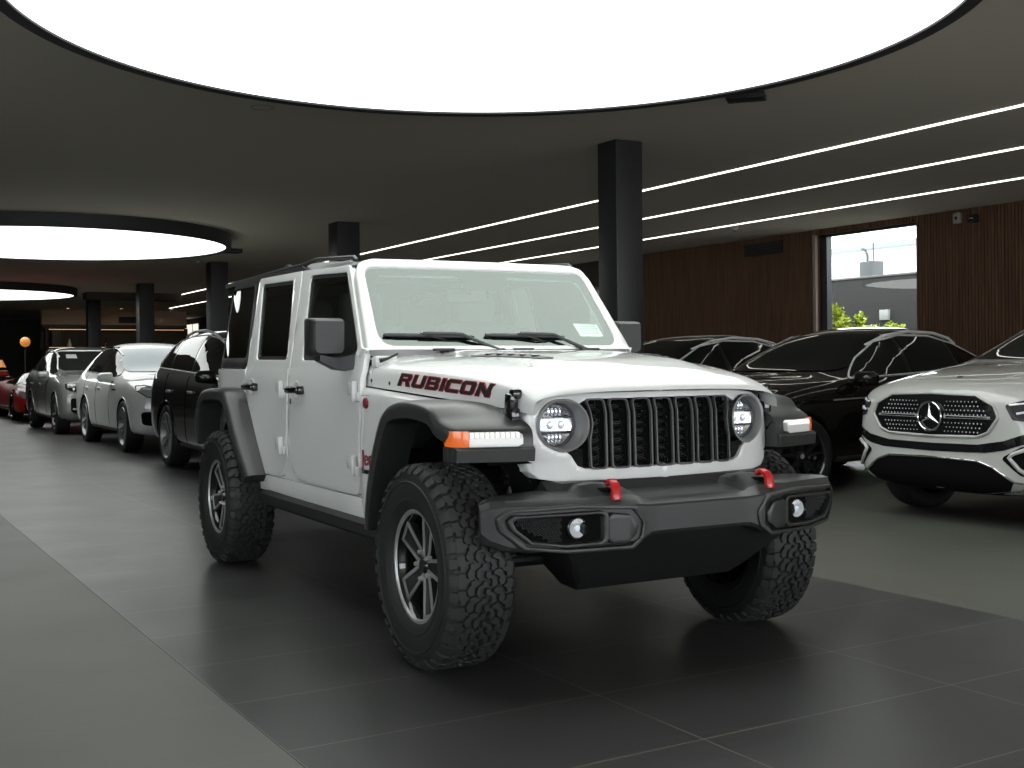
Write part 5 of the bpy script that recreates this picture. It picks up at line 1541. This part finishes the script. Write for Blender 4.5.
def shift_front(st):
    nk = {.865: .94, .80: .935, .62: .945, .25: .97}
    st = [(r[0], r[1] * nk.get(r[0], 1), *r[2:5], r[5] * nk.get(r[0], 1), *r[6:]) for r in st]
    return [((x + 0.42 * max(0.0, min(1.0, (0.3 - x) / 0.9)) * max(0.0, min(1.0, (x + 3.6) / 1.2)),) + t if x > -3.5 else (x,) + t) for x, *t0 in st for t in (tuple(t0),)]
def star_fascia(root, body, bvh, paint, cz=0.81, k=1.0, detail=True):
    f0 = lambda off: front_proj(bvh, off)
    go = round_poly([(0, .955), (.36, .945), (.50, .885), (.535, .81), (.46, .715), (.38, .688), (0, .680), (-.38, .688), (-.46, .715), (-.535, .81), (-.50, .885), (-.36, .945)], [0, .03, .03, .03, .03, .03, 0, .03, .03, .03, .03, .03])
    if detail: go = [(y * 1.05, .815 + (z - .81) * 1.14) for y, z in go]
    go = [(y * k, z * k) for y, z in go]
    gr = panel_obj('grille', go, f0(0.004), GLOSSBLACK, body, thick=0, step=0.06, ang=60)
    strip('grille_surround', go, f0(0.006), 0.010, paint if detail else SILVER, gr, closed=True)
    if detail:
        bm = bmesh.new()
        rows = 8
        for r in range(rows):
            z = 0.705 + r * 0.031
            for c in range(-17, 18):
                y = c * 0.031 + (0.0155 if r % 2 else 0)
                if abs(y) < 0.115 or abs(z - .81) < .018: continue
                if abs(y) > .50 - abs(z - .81) * .9: continue
                p = f0(0.006)(y, z, 0)
                q = 0.0045 + 0.0035 * (abs(y) / .5)
                for tri in (((0, -1), (1, 0), (0, 1), (-1, 0)),):
                    A = [bm.verts.new(p + Vector((0.0, a * q, b * q))) for a, b in tri]; t = bm.verts.new(p + Vector((0.004, 0, 0)))
                    for i in range(4): bm.faces.new((A[i], A[(i + 1) % 4], t))
        tag(finish('grille_pins', bm, SILVER, gr, smooth=False, recalc=False), kind='stuff')
        for s in (-1, 1):
            panel_obj('grille_bar', [(s * .12, .800), (s * .50, .802), (s * .50, .820), (s * .12, .824)], f0(0.012), SILVER, gr, thick=0.012, step=0.08, bev=0.002)
            panel_obj('bar_inlay', [(s * .14, .806), (s * .48, .807), (s * .48, .815), (s * .14, .817)], f0(0.0135), GLOSSBLACK, gr, thick=0.002, step=0.08)
    # three-pointed star in a ring
    bm = bmesh.new(); c = f0(0.022)(0, cz * k, 0); R_ = 0.105
    P = [c + Vector((0, R_ * cos(2 * pi * i / 36), R_ * sin(2 * pi * i / 36))) for i in range(37)]
    tube(bm, P, 0.0085, 8, cap=False)
    for q in range(3):
        a = radians(90 + 120 * q); d = Vector((0, cos(a), sin(a))); n = Vector((0, -sin(a), cos(a)))
        tip = c + d * R_; b1 = c + n * .017; b2 = c - n * .017; top = c + Vector((0.012, 0, 0))
        bk = c - Vector((0.006, 0, 0))
        vs = [bm.verts.new(x) for x in (tip, b1, b2, top, bk)]
        for fc in ((0, 1, 3), (0, 3, 2), (0, 2, 4), (0, 4, 1)): bm.faces.new([vs[i] for i in fc])
    finish('star_emblem', bm, CHROME, gr, ang=30)
    bm = bmesh.new(); lathe(bm, [(0, 0.004), (R_ + .004, 0.0), (R_ + .004, -0.012)], 32, 'x', c=tuple(c - Vector((0.012, 0, 0)))); finish('emblem_disc', bm, GLOSSBLACK, gr)
    # headlights
    for s in (-1, 1):
        hp = round_poly([(s * y * k, z * k) for y, z in ((.60, .905), (.66, .80), (.80, .785), (.895, .80), (.90, .90), (.86, .965), (.78, .96))], .02)
        h = panel_obj('headlight', hp, f0(0.004), LAMPGLASS, body, thick=0, step=0.05, ang=60)
        strip('light_signature', [(s * y * k, z * k) for y, z in ((.63, .905), (.78, .925), (.85, .92))], f0(0.007), 0.007, LEDLOW, h)
        strip('light_signature', [(s * y * k, z * k) for y, z in ((.68, .845), (.74, .86), (.78, .84), (.84, .85))], f0(0.007), 0.009, LEDLOW, h)
    if not detail:
        panel_obj('lower_intake', round_poly([(y * k, z * k) for y, z in ((-.7, .55), (.7, .55), (.6, .36), (-.6, .36))], .04), f0(.004), VOID, body, thick=0, step=.08)
        return
    # bumper: black smile strip, lower intake, side intakes with pale fins, chrome lip
    ZS = 0.022
    sm = [(0, .592), (.40, .598), (.60, .632), (.78, .70), (.86, .70), (.86, .645), (.74, .615), (.60, .565), (.46, .542), (0, .532)]
    sm = [(y, z + ZS) for y, z in sm]
    sm = sm + [(-y, z) for y, z in reversed(sm[1:-1])]
    panel_obj('bumper_strip', sm, f0(0.004), GLOSSBLACK, body, thick=0, step=0.05, ang=60)
    li = [(0, .505), (.40, .498), (.52, .46), (.66, .37), (.60, .30), (.40, .27), (0, .26)]
    li = li + [(-y, z) for y, z in reversed(li[1:-1])]
    L = panel_obj('lower_intake', li, f0(0.005), VOID, body, thick=0, step=0.05, ang=60)
    lip = [(-.90, .36), (-.80, .345), (-.66, .372), (-.52, .465), (-.40, .503), (0, .512), (.40, .503), (.52, .465), (.66, .372), (.80, .345), (.90, .36)]
    strip('chrome_lip', lip, f0(0.008), 0.009, CHROME, L)
    for s in (-1, 1):
        sip = round_poly([(s * 0.780, .625), (s * 0.720, .62), (s * 0.600, .545), (s * 0.590, .525), (s * 0.700, .42), (s * 0.770, .385)], .012)
        si = panel_obj('side_intake', sip, f0(0.005), VOID, body, thick=0, step=0.05, ang=60)
        strip('intake_fin', [(s * 0.740, .600), (s * 0.660, .565), (s * 0.640, .54), (s * 0.700, .46), (s * 0.760, .41)], f0(0.010), 0.016, paint, si)
        strip('intake_blade', [(s * 0.740, .545), (s * 0.820, .545)], f0(0.012), 0.010, GLOSSBLACK, si)
    panel_obj('lower_bumper', [(-.86, .33), (-.62, .30), (-.40, .262), (.40, .262), (.62, .30), (.86, .33), (.82, .25), (-.82, .25)], f0(0.004), VOID, body, thick=0, step=0.08)

# --- pale grey-white coupe SUV at the right edge
r, body, bvh = suv('pale grey-white coupe SUV with a star grille at the right edge of the photo', (-1.66, 4.93), -90, shift_front(COUPE), WARMWHITE, sy=.965, sz=1.02, trim=None, wstyle='multi', R=.375, arch=GLOSSBLACK, mirror=GLOSSBLACK, dlo=[(x + (.3 if x < -1 else .16), z + .03) for x, z in DLO], ws=[(-.70, 1.20), (-.56, 1.60), (.56, 1.60), (.70, 1.20)])
star_fascia(r, body, bvh, WARMWHITE)
bm = bmesh.new(); p = top_proj(bvh, 0.006)(0.60, 0.05, 0); lathe(bm, [(0, .006), (.022, .004), (.026, 0)], 20, 'z', c=tuple(p)); finish('hood_badge', bm, GLOSSBLACK, body)
for s in (-1, 1):
    strip('hood_crease', [(0.55, s * .42), (0.0, s * .50), (-0.6, s * .56)], top_proj(bvh, -0.004), 0.010, WARMWHITE, body)
# --- black coupe SUVs beyond it
hd = 279
for i, lb in enumerate(('glossy black coupe SUV with silver roof rails between the pale SUV and the off-road car', 'black coupe SUV with only roof and side glass showing over the off-road car hood')):
    if i == 0:
        r, body, bvh = suv(lb, (-4.48, 4.54), hd, COUPE, BLACKP, sx=.965, sy=.955, sz=.94, wb=2.84, trim=SILVER, wstyle='star', R=.36, steer=-12)
        star_fascia(r, body, bvh, BLACKP, k=.94, detail=False)
        for s in (-1, 1): strip('door_line_trim', [(-0.45, 0.86), (-1.6, 0.88), (-2.5, 0.90)], side_proj(bvh, s, 0.003), 0.008, SILVER, body)
        blk = r
    else:
        c = copy_tree(blk); c.location = (-7.23, 4.54, 0); c['label'] = lb
# --- left row
# black SUV
r, body, bvh = suv('black SUV parked directly behind the white off-road car', (-7.6, 1.6), 0, SUVR_B, BLACKP, sz=1.0, trim=SILVER, dlo=DLOS, wstyle='multi', wmat=mat('smoked_alloy', (.30, .30, .31), .35, .5), R=.385, rr=.285, wb=2.9)
panel_obj('headlight', round_poly([(.60, .93), (.64, .84), (.88, .84), (.88, .93)], .02), front_proj(bvh, .004), PALELAMP, body, thick=0, step=.06)
panel_obj('headlight', round_poly([(-.60, .93), (-.64, .84), (-.88, .84), (-.88, .93)], .02), front_proj(bvh, .004), PALELAMP, body, thick=0, step=.06)
panel_obj('grille', round_poly([(-.5, .90), (.5, .90), (.42, .6), (-.42, .6)], .04), front_proj(bvh, .004), VOID, body, thick=0, step=.06)
# pearl white SUV
r, body, bvh = suv('white SUV with oval headlights and a pale reflecting windshield in the row at left', (-13.45, 1.68), 0, SUVR, PEARL, sz=.97, sy=.98, dlo=DLOS, glass=BLUEGLASS, wstyle='multi', wmat=mat('dark_alloy', (.26, .26, .27), .35, .5), R=.375, rr=.28, wb=2.9, rails=GLOSSBLACK)
for s in (-1, 1):
    hp = round_poly([(s * .48, .845), (s * .58, .79), (s * .76, .81), (s * .86, .90), (s * .85, .965), (s * .76, .975), (s * .60, .92)], .03)
    h = panel_obj('headlight', hp, front_proj(bvh, .005), PALELAMP, body, thick=0, step=.05, ang=60)
    strip('headlight_rim', hp, front_proj(bvh, .007), .008, GLOSSBLACK, h, closed=True)
    panel_obj('side_intake', round_poly([(s * .55, .60), (s * .84, .60), (s * .82, .42), (s * .58, .38), (s * .52, .45)], .05), front_proj(bvh, .005), VOID, body, thick=0, step=.05)
    for q in range(3):
        bm = bmesh.new(); p = side_proj(bvh, s, .004)(-.55 - q * .09, .90, 0); box(bm, tuple(p), (.06, .012, .022), .004); finish('side_vent', bm, VOID, body)
panel_obj('grille', round_poly([(-.42, .72), (-.30, .78), (.30, .78), (.42, .72), (.42, .50), (.30, .40), (-.30, .40), (-.42, .50)], .05), front_proj(bvh, .006), VOID, body, thick=0, step=.06)
# grey SUV
r, body, bvh = suv('grey SUV with black intakes and a bright window frame, behind the white SUV at left', (-19.1, 1.65), 0, SUVF, GREYP, sz=.99, dlo=DLOS, wstyle='multi', wmat=mat('dark_grey_alloy', (.08, .08, .085), .3, .9), R=.38, rr=.28, wb=2.9, rails=SILVER, trim=None)
for s in (-1, 1):
    hp = round_poly([(s * .46, .93), (s * .50, .82), (s * .76, .79), (s * .88, .86), (s * .86, .95), (s * .66, .98)], .04)
    h = panel_obj('headlight', hp, front_proj(bvh, .005), GLOSSBLACK, body, thick=0, step=.05, ang=60)
    for a, b in ((.60, .86), (.74, .85), (.62, .92), (.76, .915)):
        bm = bmesh.new(); p = front_proj(bvh, .006)(s * a, b, 0); lathe(bm, [(0, .008), (.022, 0)], 12, 'x', c=tuple(p)); finish('light_element', bm, LEDLOW, h)
gi = panel_obj('front_intake', round_poly([(-.80, .68), (.80, .68), (.79, .44), (.66, .38), (-.66, .38), (-.79, .44)], .04), front_proj(bvh, .016), VOID, body, thick=0, step=.06)
panel_obj('intake_bar', [(-.76, .47), (.76, .47), (.76, .50), (-.76, .50)], front_proj(bvh, .024), SILVER, gi, thick=.01, step=.1)
strip('windshield_trim', [(-.72, 1.20), (-.585, 1.55), (-.52, 1.575), (.52, 1.575), (.585, 1.55), (.72, 1.20)], front_proj(bvh, .010), .014, PEARL, body)
panel_obj('window_sticker', [(-.50, 1.42), (-.30, 1.42), (-.30, 1.50), (-.48, 1.50)], front_proj(bvh, .014, fx=-1.1), mat('grey_paper', (.35, .37, .36), .7), body, thick=0, step=.1)
# red sports car
r, body, bvh = suv('low red sports car at the far left edge', (-26.0, 1.78), 0, SPORT, REDP, wb=2.65, dlo=[(-.55, .84), (-.9, 1.0), (-1.3, 1.09), (-1.8, 1.05), (-2.2, .93), (-1.9, .87)], ws=[(-.66, .84), (-.48, 1.10), (.48, 1.10), (.66, .84)], glass=BLUEGLASS, rails=None, R=.35, rr=.26)
for s in (-1, 1):
    hp = round_poly([(s * .50, .50), (s * .60, .44), (s * .82, .55), (s * .86, .68), (s * .76, .66)], .02)
    panel_obj('headlight', hp, front_proj(bvh, .006), PALELAMP, body, thick=0, step=.05, ang=60)
    panel_obj('side_intake', round_poly([(s * .45, .38), (s * .80, .40), (s * .76, .22), (s * .45, .20)], .03), front_proj(bvh, .006), VOID, body, thick=0, step=.05)
# ================================================================== small fittings
def wall_box(name, c, s, m, label, cat, bev=0.01, group=None):
    bm = bmesh.new(); box(bm, (0, 0, 0), s, bev)
    o = finish(name, bm, m); o.location = c
    return tag(o, label, cat, group)
LIGHTG = mat('light_grey_plastic', (0.35, 0.35, 0.34), 0.5)
t = empty('motion_sensor', 'small pale square sensor high on the walnut wall right of the window', 'sensor', (-8.12, 12.45, 3.46))
bm = bmesh.new(); box(bm, (0, 0, 0), (0.14, 0.07, 0.17), 0.02); finish('housing', bm, LIGHTG, t)
bm = bmesh.new(); lathe(bm, [(0, -0.05), (0.02, -0.045), (0.03, -0.03)], 16, 'y', c=(0, 0, 0.0)); finish('lens', bm, GLOSSBLACK, t)
t = empty('security_camera', 'small black camera high on the walnut wall beside the pale sensor', 'camera', (-7.80, 12.40, 3.42))
bm = bmesh.new(); box(bm, (0, 0.02, 0), (0.13, 0.14, 0.13), 0.02); finish('housing', bm, DARK, t)
bm = bmesh.new(); lathe(bm, [(0, -0.08), (0.03, -0.075), (0.045, -0.05)], 16, 'y'); finish('lens', bm, GLOSSBLACK, t)
# air grille in the walnut wall
t = empty('air_vent', 'dark slotted air vent high in the walnut wall left of the window', 'vent', (-12.6, 12.485, 3.38))
bm = bmesh.new(); box(bm, (0, 0, 0), (1.05, 0.02, 0.24), 0.004); finish('plate', bm, DARK, t)
for k in range(5):
    bm = bmesh.new(); box(bm, (0, -0.014, -0.09 + k * 0.045), (0.98, 0.012, 0.012), 0.002); finish('louvre', bm, WALLDARK, t)
# ceiling fittings
t = empty('ceiling_speaker', 'dark flat rectangular box at the edge of the huge round ceiling lamp', 'ceiling fitting', (-3.62, 4.05, H - 0.002), radians(42))
bm = bmesh.new(); box(bm, (0, 0, -0.03), (0.34, 0.20, 0.05), 0.01); finish('housing', bm, RIM, t)
t = empty('ceiling_bracket', 'small dark bracket at the rim of the round lamp above the cars at left', 'ceiling fitting', (-18.9, 4.1, H))
bm = bmesh.new(); box(bm, (0, 0, -0.04), (0.30, 0.30, 0.08), 0.01); finish('housing', bm, RIM, t)
def dome(x, y, lb):
    t = empty('smoke_detector', lb, 'smoke detector', (x, y, H))
    bm = bmesh.new(); lathe(bm, [(0.07, 0), (0.07, -0.02), (0.05, -0.05), (0, -0.055)], 24, 'z'); finish('housing', bm, LIGHTG, t)
    bm = bmesh.new(); lathe(bm, [(0.02, -0.05), (0.018, -0.062), (0, -0.064)], 16, 'z'); finish('sensor_cap', bm, DARK, t)
dome(-21.9, 4.22, 'small round detector on the ceiling between the round lamp and the pillar at left')
dome(-11.6, 10.9, 'small round detector on the ceiling near the top of the walnut wall')
# faint oval access ring in the ceiling
bm = bmesh.new(); lathe(bm, [(0.10, -0.001), (0.10, -0.004), (0.106, -0.004), (0.106, -0.001)], 40, 'z', c=(0, 0, 0), close=True)
o = finish('ceiling_ring', bm, mat('ring_grey', (.2, .2, .19), .5)); o.location = (-6.11, 0.46, H - 0.0015); tag(o, 'thin round ring set in the dark ceiling left of the huge lamp', 'ceiling fitting')

# ================================================================== far end of the hall
BEIGE = mat('beige_bulkhead', (0.42, 0.33, 0.24), 0.7)
bm = bmesh.new(); box(bm, (-46.0, 7.4, 3.30), (0.3, 5.8, 0.60)); struct(finish('wall_back', bm, BEIGE, smooth=False))
bm = bmesh.new(); box(bm, (-46.0, 7.4, 1.0), (0.4, 5.8, 2.0)); box(bm, (-46.0, 7.4, 2.95), (0.42, 5.8, 0.12)); box(bm, (-46.3, 7.4, 2.4), (0.1, 5.8, 1.2)); struct(finish('wall_back', bm, WALLDARK, smooth=False))
bm = bmesh.new(); box(bm, (-34.0, 5.45, H - 0.11), (0.8, 2.9, 0.22)); struct(finish('trim_2', bm, mat('bulkhead_brown', (0.06, 0.045, 0.035), .8), smooth=False))
WARML = mat('warm_shelf_light', (.9, .6, .3), .5, emit=(1.0, .55, .22), es=0.9)
shelf = empty('wall_shelf', 'dark wall shelf with thin warm light lines at the far end of the hall', 'shelf', (-45.6, 7.4, 2.0))
bm = bmesh.new(); box(bm, (0, 0, 0.03), (0.4, 5.7, 0.05), 0.004); finish('board', bm, WALLDARK, shelf)
for y in (-2.8, -1.0, 0.95, 2.8):
    bm = bmesh.new(); box(bm, (0, y, 0.43), (0.4, 0.06, 0.86), 0.004); finish('divider', bm, WALLDARK, shelf)
for y in (-1.9, 0, 1.88):
    for z in (0.075, 0.80):
        bm = bmesh.new(); box(bm, (0.16, y, z), (0.02, 1.6, 0.02)); finish('light_strip', bm, WARML, shelf)
random.seed(3)
CER = mat('pale_ceramic', (.5, .5, .48), .4); BOT = mat('dark_bottle', (.05, .03, .02), .2)
for i, (y, hgt, m, nm, lb) in enumerate(((5.5, .36, CER, 'vase', 'pale vase standing on the far dark shelf'), (6.9, .30, BOT, 'bottle', 'dark bottle on the far shelf left of the two'), (9.2, .34, BOT, 'bottle', 'dark bottle on the far shelf right of the two'))):
    bm = bmesh.new(); lathe(bm, [(0, 0), (.07, 0), (.09, hgt * .3), (.05, hgt * .7), (.03, hgt * .8), (.04, hgt), (0, hgt)], 20, 'z'); o = finish(nm, bm, m); o.location = (-45.55, y, 2.057); tag(o, lb, nm)
t = empty('air_vent', 'long dark air vent in the beige bulkhead at the far end', 'vent', (-45.83, 8.15, 3.22))
bm = bmesh.new(); box(bm, (0, 0, 0), (0.03, 1.3, 0.26), .004); finish('plate', bm, DARK, t)
for i, yy in enumerate((5.2, 7.2, 9.2)):  # warm lamps added to brighten the beige bulkhead
    t = empty('added_spot', ('small warm ceiling spot added to light the far beige bulkhead, nearest the dark corner', 'small warm ceiling spot added to light the far beige bulkhead, middle one', 'small warm ceiling spot added to light the far beige bulkhead, nearest the walnut side')[i], 'ceiling light', (-44.0, yy, H), group='added warm ceiling spots at the far end')
    bm = bmesh.new(); lathe(bm, [(0.08, 0), (0.08, -0.02), (0.055, -0.02), (0.055, 0)], 24, 'z', close=True); finish('trim_ring', bm, DARK, t)
    bm = bmesh.new(); lathe(bm, [(0, -0.012), (0.055, -0.012)], 24, 'z'); finish('spot_lens', bm, mat('added_warm_spot', (1, .8, .6), .5, emit=(1.0, .78, .52), es=220) if 'added_warm_spot' not in bpy.data.materials else bpy.data.materials['added_warm_spot'], t, smooth=False)
# glowing orange globe lamp on a slender stand
t = empty('globe_lamp', 'glowing orange globe lamp in the dark at the far left', 'lamp', (-31.7, 1.93, 0))
bm = bmesh.new(); lathe(bm, [(0, 0), (.22, 0), (.22, .03), (.02, .05), (.02, 1.83), (.05, 1.85)], 24, 'z'); finish('stand', bm, DARK, t)
bm = bmesh.new(); lathe(bm, [(0.14 * sin(pi * k / 16), 2.0 - 0.14 * cos(pi * k / 16)) for k in range(17)], 28, 'z'); finish('globe', bm, mat('orange_globe', (.6, .25, .05), .4, emit=(1.0, .38, .06), es=0.4), t)
# small group: orange lamp shade low and two potted plants in the dark corner
t = empty('table_lamp', 'dim orange table lamp at the far left edge above the red sports car', 'lamp', (-33.0, 1.40, 0))
bm = bmesh.new(); lathe(bm, [(0, 0), (.3, 0), (.3, .04), (.03, .06), (.03, 1.2)], 20, 'z'); finish('stand', bm, DARK, t)
bm = bmesh.new(); lathe(bm, [(.08, 1.50), (.18, 1.28), (.17, 1.28), (.07, 1.50)], 28, 'z', close=True); finish('shade', bm, mat('orange_shade', (.6, .25, .08), .6, emit=(1.0, .35, .06), es=0.08), t)
# far bright windows high on the walnut side
for i, (x0, x1) in enumerate(((-55.3, -54.6), (-54.3, -53.1), (-52.9, -52.0))):
    bm = bmesh.new(); x = (x0 + x1) / 2; box(bm, (x, Y1 - 0.01, 2.9), (x1 - x0, 0.03, 0.85))
    struct(finish('window_4', bm, mat('daylit_far_pane', (.8, .8, .7), .3, emit=(1.0, .97, .85), es=1.0) if i == 0 else bpy.data.materials['daylit_far_pane'], smooth=False))

# ================================================================== outside the window
OG = mat('outside_paving', (.12, .12, .11), .8)
bm = bmesh.new(); box(bm, (-14, 22.9, -0.06), (60, 20, 0.1)); tag(finish('pavement', bm, OG, smooth=False), 'pale paving outside the window', 'pavement', kind='structure')
WALLG = mat('outside_grey_wall', (0.019, 0.018, 0.016), .8)
t = empty('boundary_wall', 'plain grey boundary wall outside the window', 'wall', (-15, 18.1, 0))
bm = bmesh.new(); box(bm, (0, 0.1, 1.58), (22, 0.2, 3.16), 0.01); finish('wall_body', bm, WALLG, t)
bm = bmesh.new(); box(bm, (0, 0.1, 3.18), (22.2, 0.26, 0.05), 0.01); finish('coping', bm, mat('coping_grey', (.14, .14, .135), .7), t)
wall_box('wall_switch_box', (-14.65, 18.07, 2.27), (0.26, 0.08, 0.24), LIGHTG, 'small pale box on the grey wall outside the window', 'box')
# pale building behind with rooftop gear
t = empty('street_building', 'pale building far behind the grey boundary wall', 'building', (-26, 42, 0))
bm = bmesh.new(); box(bm, (0, 0, 3.2), (26, 6, 6.4), .02); finish('walls', bm, mat('pale_render', (.60, .61, .61), .8), t)
bm = bmesh.new(); box(bm, (0, -0.1, 6.5), (26.4, 6.4, 0.25), .02); finish('parapet', bm, mat('parapet_grey', (.25, .27, .28), .7), t)
bm = bmesh.new(); box(bm, (-5.2, -3.02, 4.6), (2.4, .1, .5), .02); finish('window_band', bm, mat('blue_grey_glass', (.15, .18, .2), .2), t)
t = empty('exterior_roof_unit', 'small grey plant unit with a mast above the grey wall outside the window', 'roof unit', (-25.95, 30.0, 0))
GM = mat('galvanised_grey', (.055, .057, .06), .5)
bm = bmesh.new(); box(bm, (0, 0, 2.42), (0.62, .6, 4.84), .03); finish('cabinet', bm, GM, t)
bm = bmesh.new(); tube(bm, [(.28, -.2, 4.8), (.28, -.2, 5.6)], .022, 8); finish('mast', bm, GM, t)
bm = bmesh.new(); tube(bm, [(0, -.2, 4.8), (0, -.2, 5.05), (-.1, -.2, 5.25), (-.25, -.2, 5.3)], .05, 8); finish('flue', bm, GM, t)
# shrubs: stems with leaves
LEAF = col_noise(mat('bright_leaf', (.1, .15, .01), .5), (.19, .27, .012), (.42, .46, .04), 8)
TRUNK = mat('shrub_stem', (.12, .08, .04), .8)
def shrub(x, y, h, w, n, seed, label):
    rnd = random.Random(seed)
    t = empty('shrub', label, 'shrub', (x, y, 0), 0, 'shrubs outside the window')
    bm = bmesh.new(); stems = []
    for k in range(16):
        a = rnd.uniform(0, 2 * pi); rr_ = rnd.uniform(.1, 1) * w; hh_ = h * rnd.uniform(.72, 1.0) * (1 - .25 * rr_ / w)
        pts = [(0.1 * cos(a), 0.1 * sin(a), 0), (rr_ * .4 * cos(a), rr_ * .4 * sin(a), hh_ * .5), (rr_ * cos(a), rr_ * sin(a), hh_)]
        tube(bm, pts, [.02, .012, .005], 5); stems.append(pts)
    finish('stems', bm, TRUNK, t)
    bm = bmesh.new()
    for k in range(n):
        pts = stems[rnd.randrange(len(stems))]; q = rnd.uniform(.45, 1.02)
        a, b = (pts[0], pts[1]) if q < .5 else (pts[1], pts[2])
        tt = (q * 2) % 1 if q < 1 else 1
        c = Vector(a).lerp(Vector(b), tt) + Vector((rnd.gauss(0, .05), rnd.gauss(0, .05), rnd.gauss(0, .04)))
        d = Vector((rnd.gauss(0, 1), rnd.gauss(0, 1), rnd.gauss(.5, .6))).normalized(); u = d.cross(Vector((rnd.gauss(0, 1), rnd.gauss(0, 1), rnd.gauss(0, 1)))).normalized()
        L = rnd.uniform(.07, .13); W = L * .36
        P = [c, c + d * L * .5 + u * W, c + d * L, c + d * L * .5 - u * W]
        bm.faces.new([bm.verts.new(p) for p in P])
    tag(finish('foliage', bm, LEAF, t, smooth=False, recalc=False), kind='stuff')
shrub(-12.45, 14.5, 2.48, .66, 9000, 1, 'taller bright yellow-green shrub just outside the window, at its left')
shrub(-11.25, 14.6, 2.24, .58, 7000, 2, 'lower bright yellow-green shrub just outside the window, at its right')
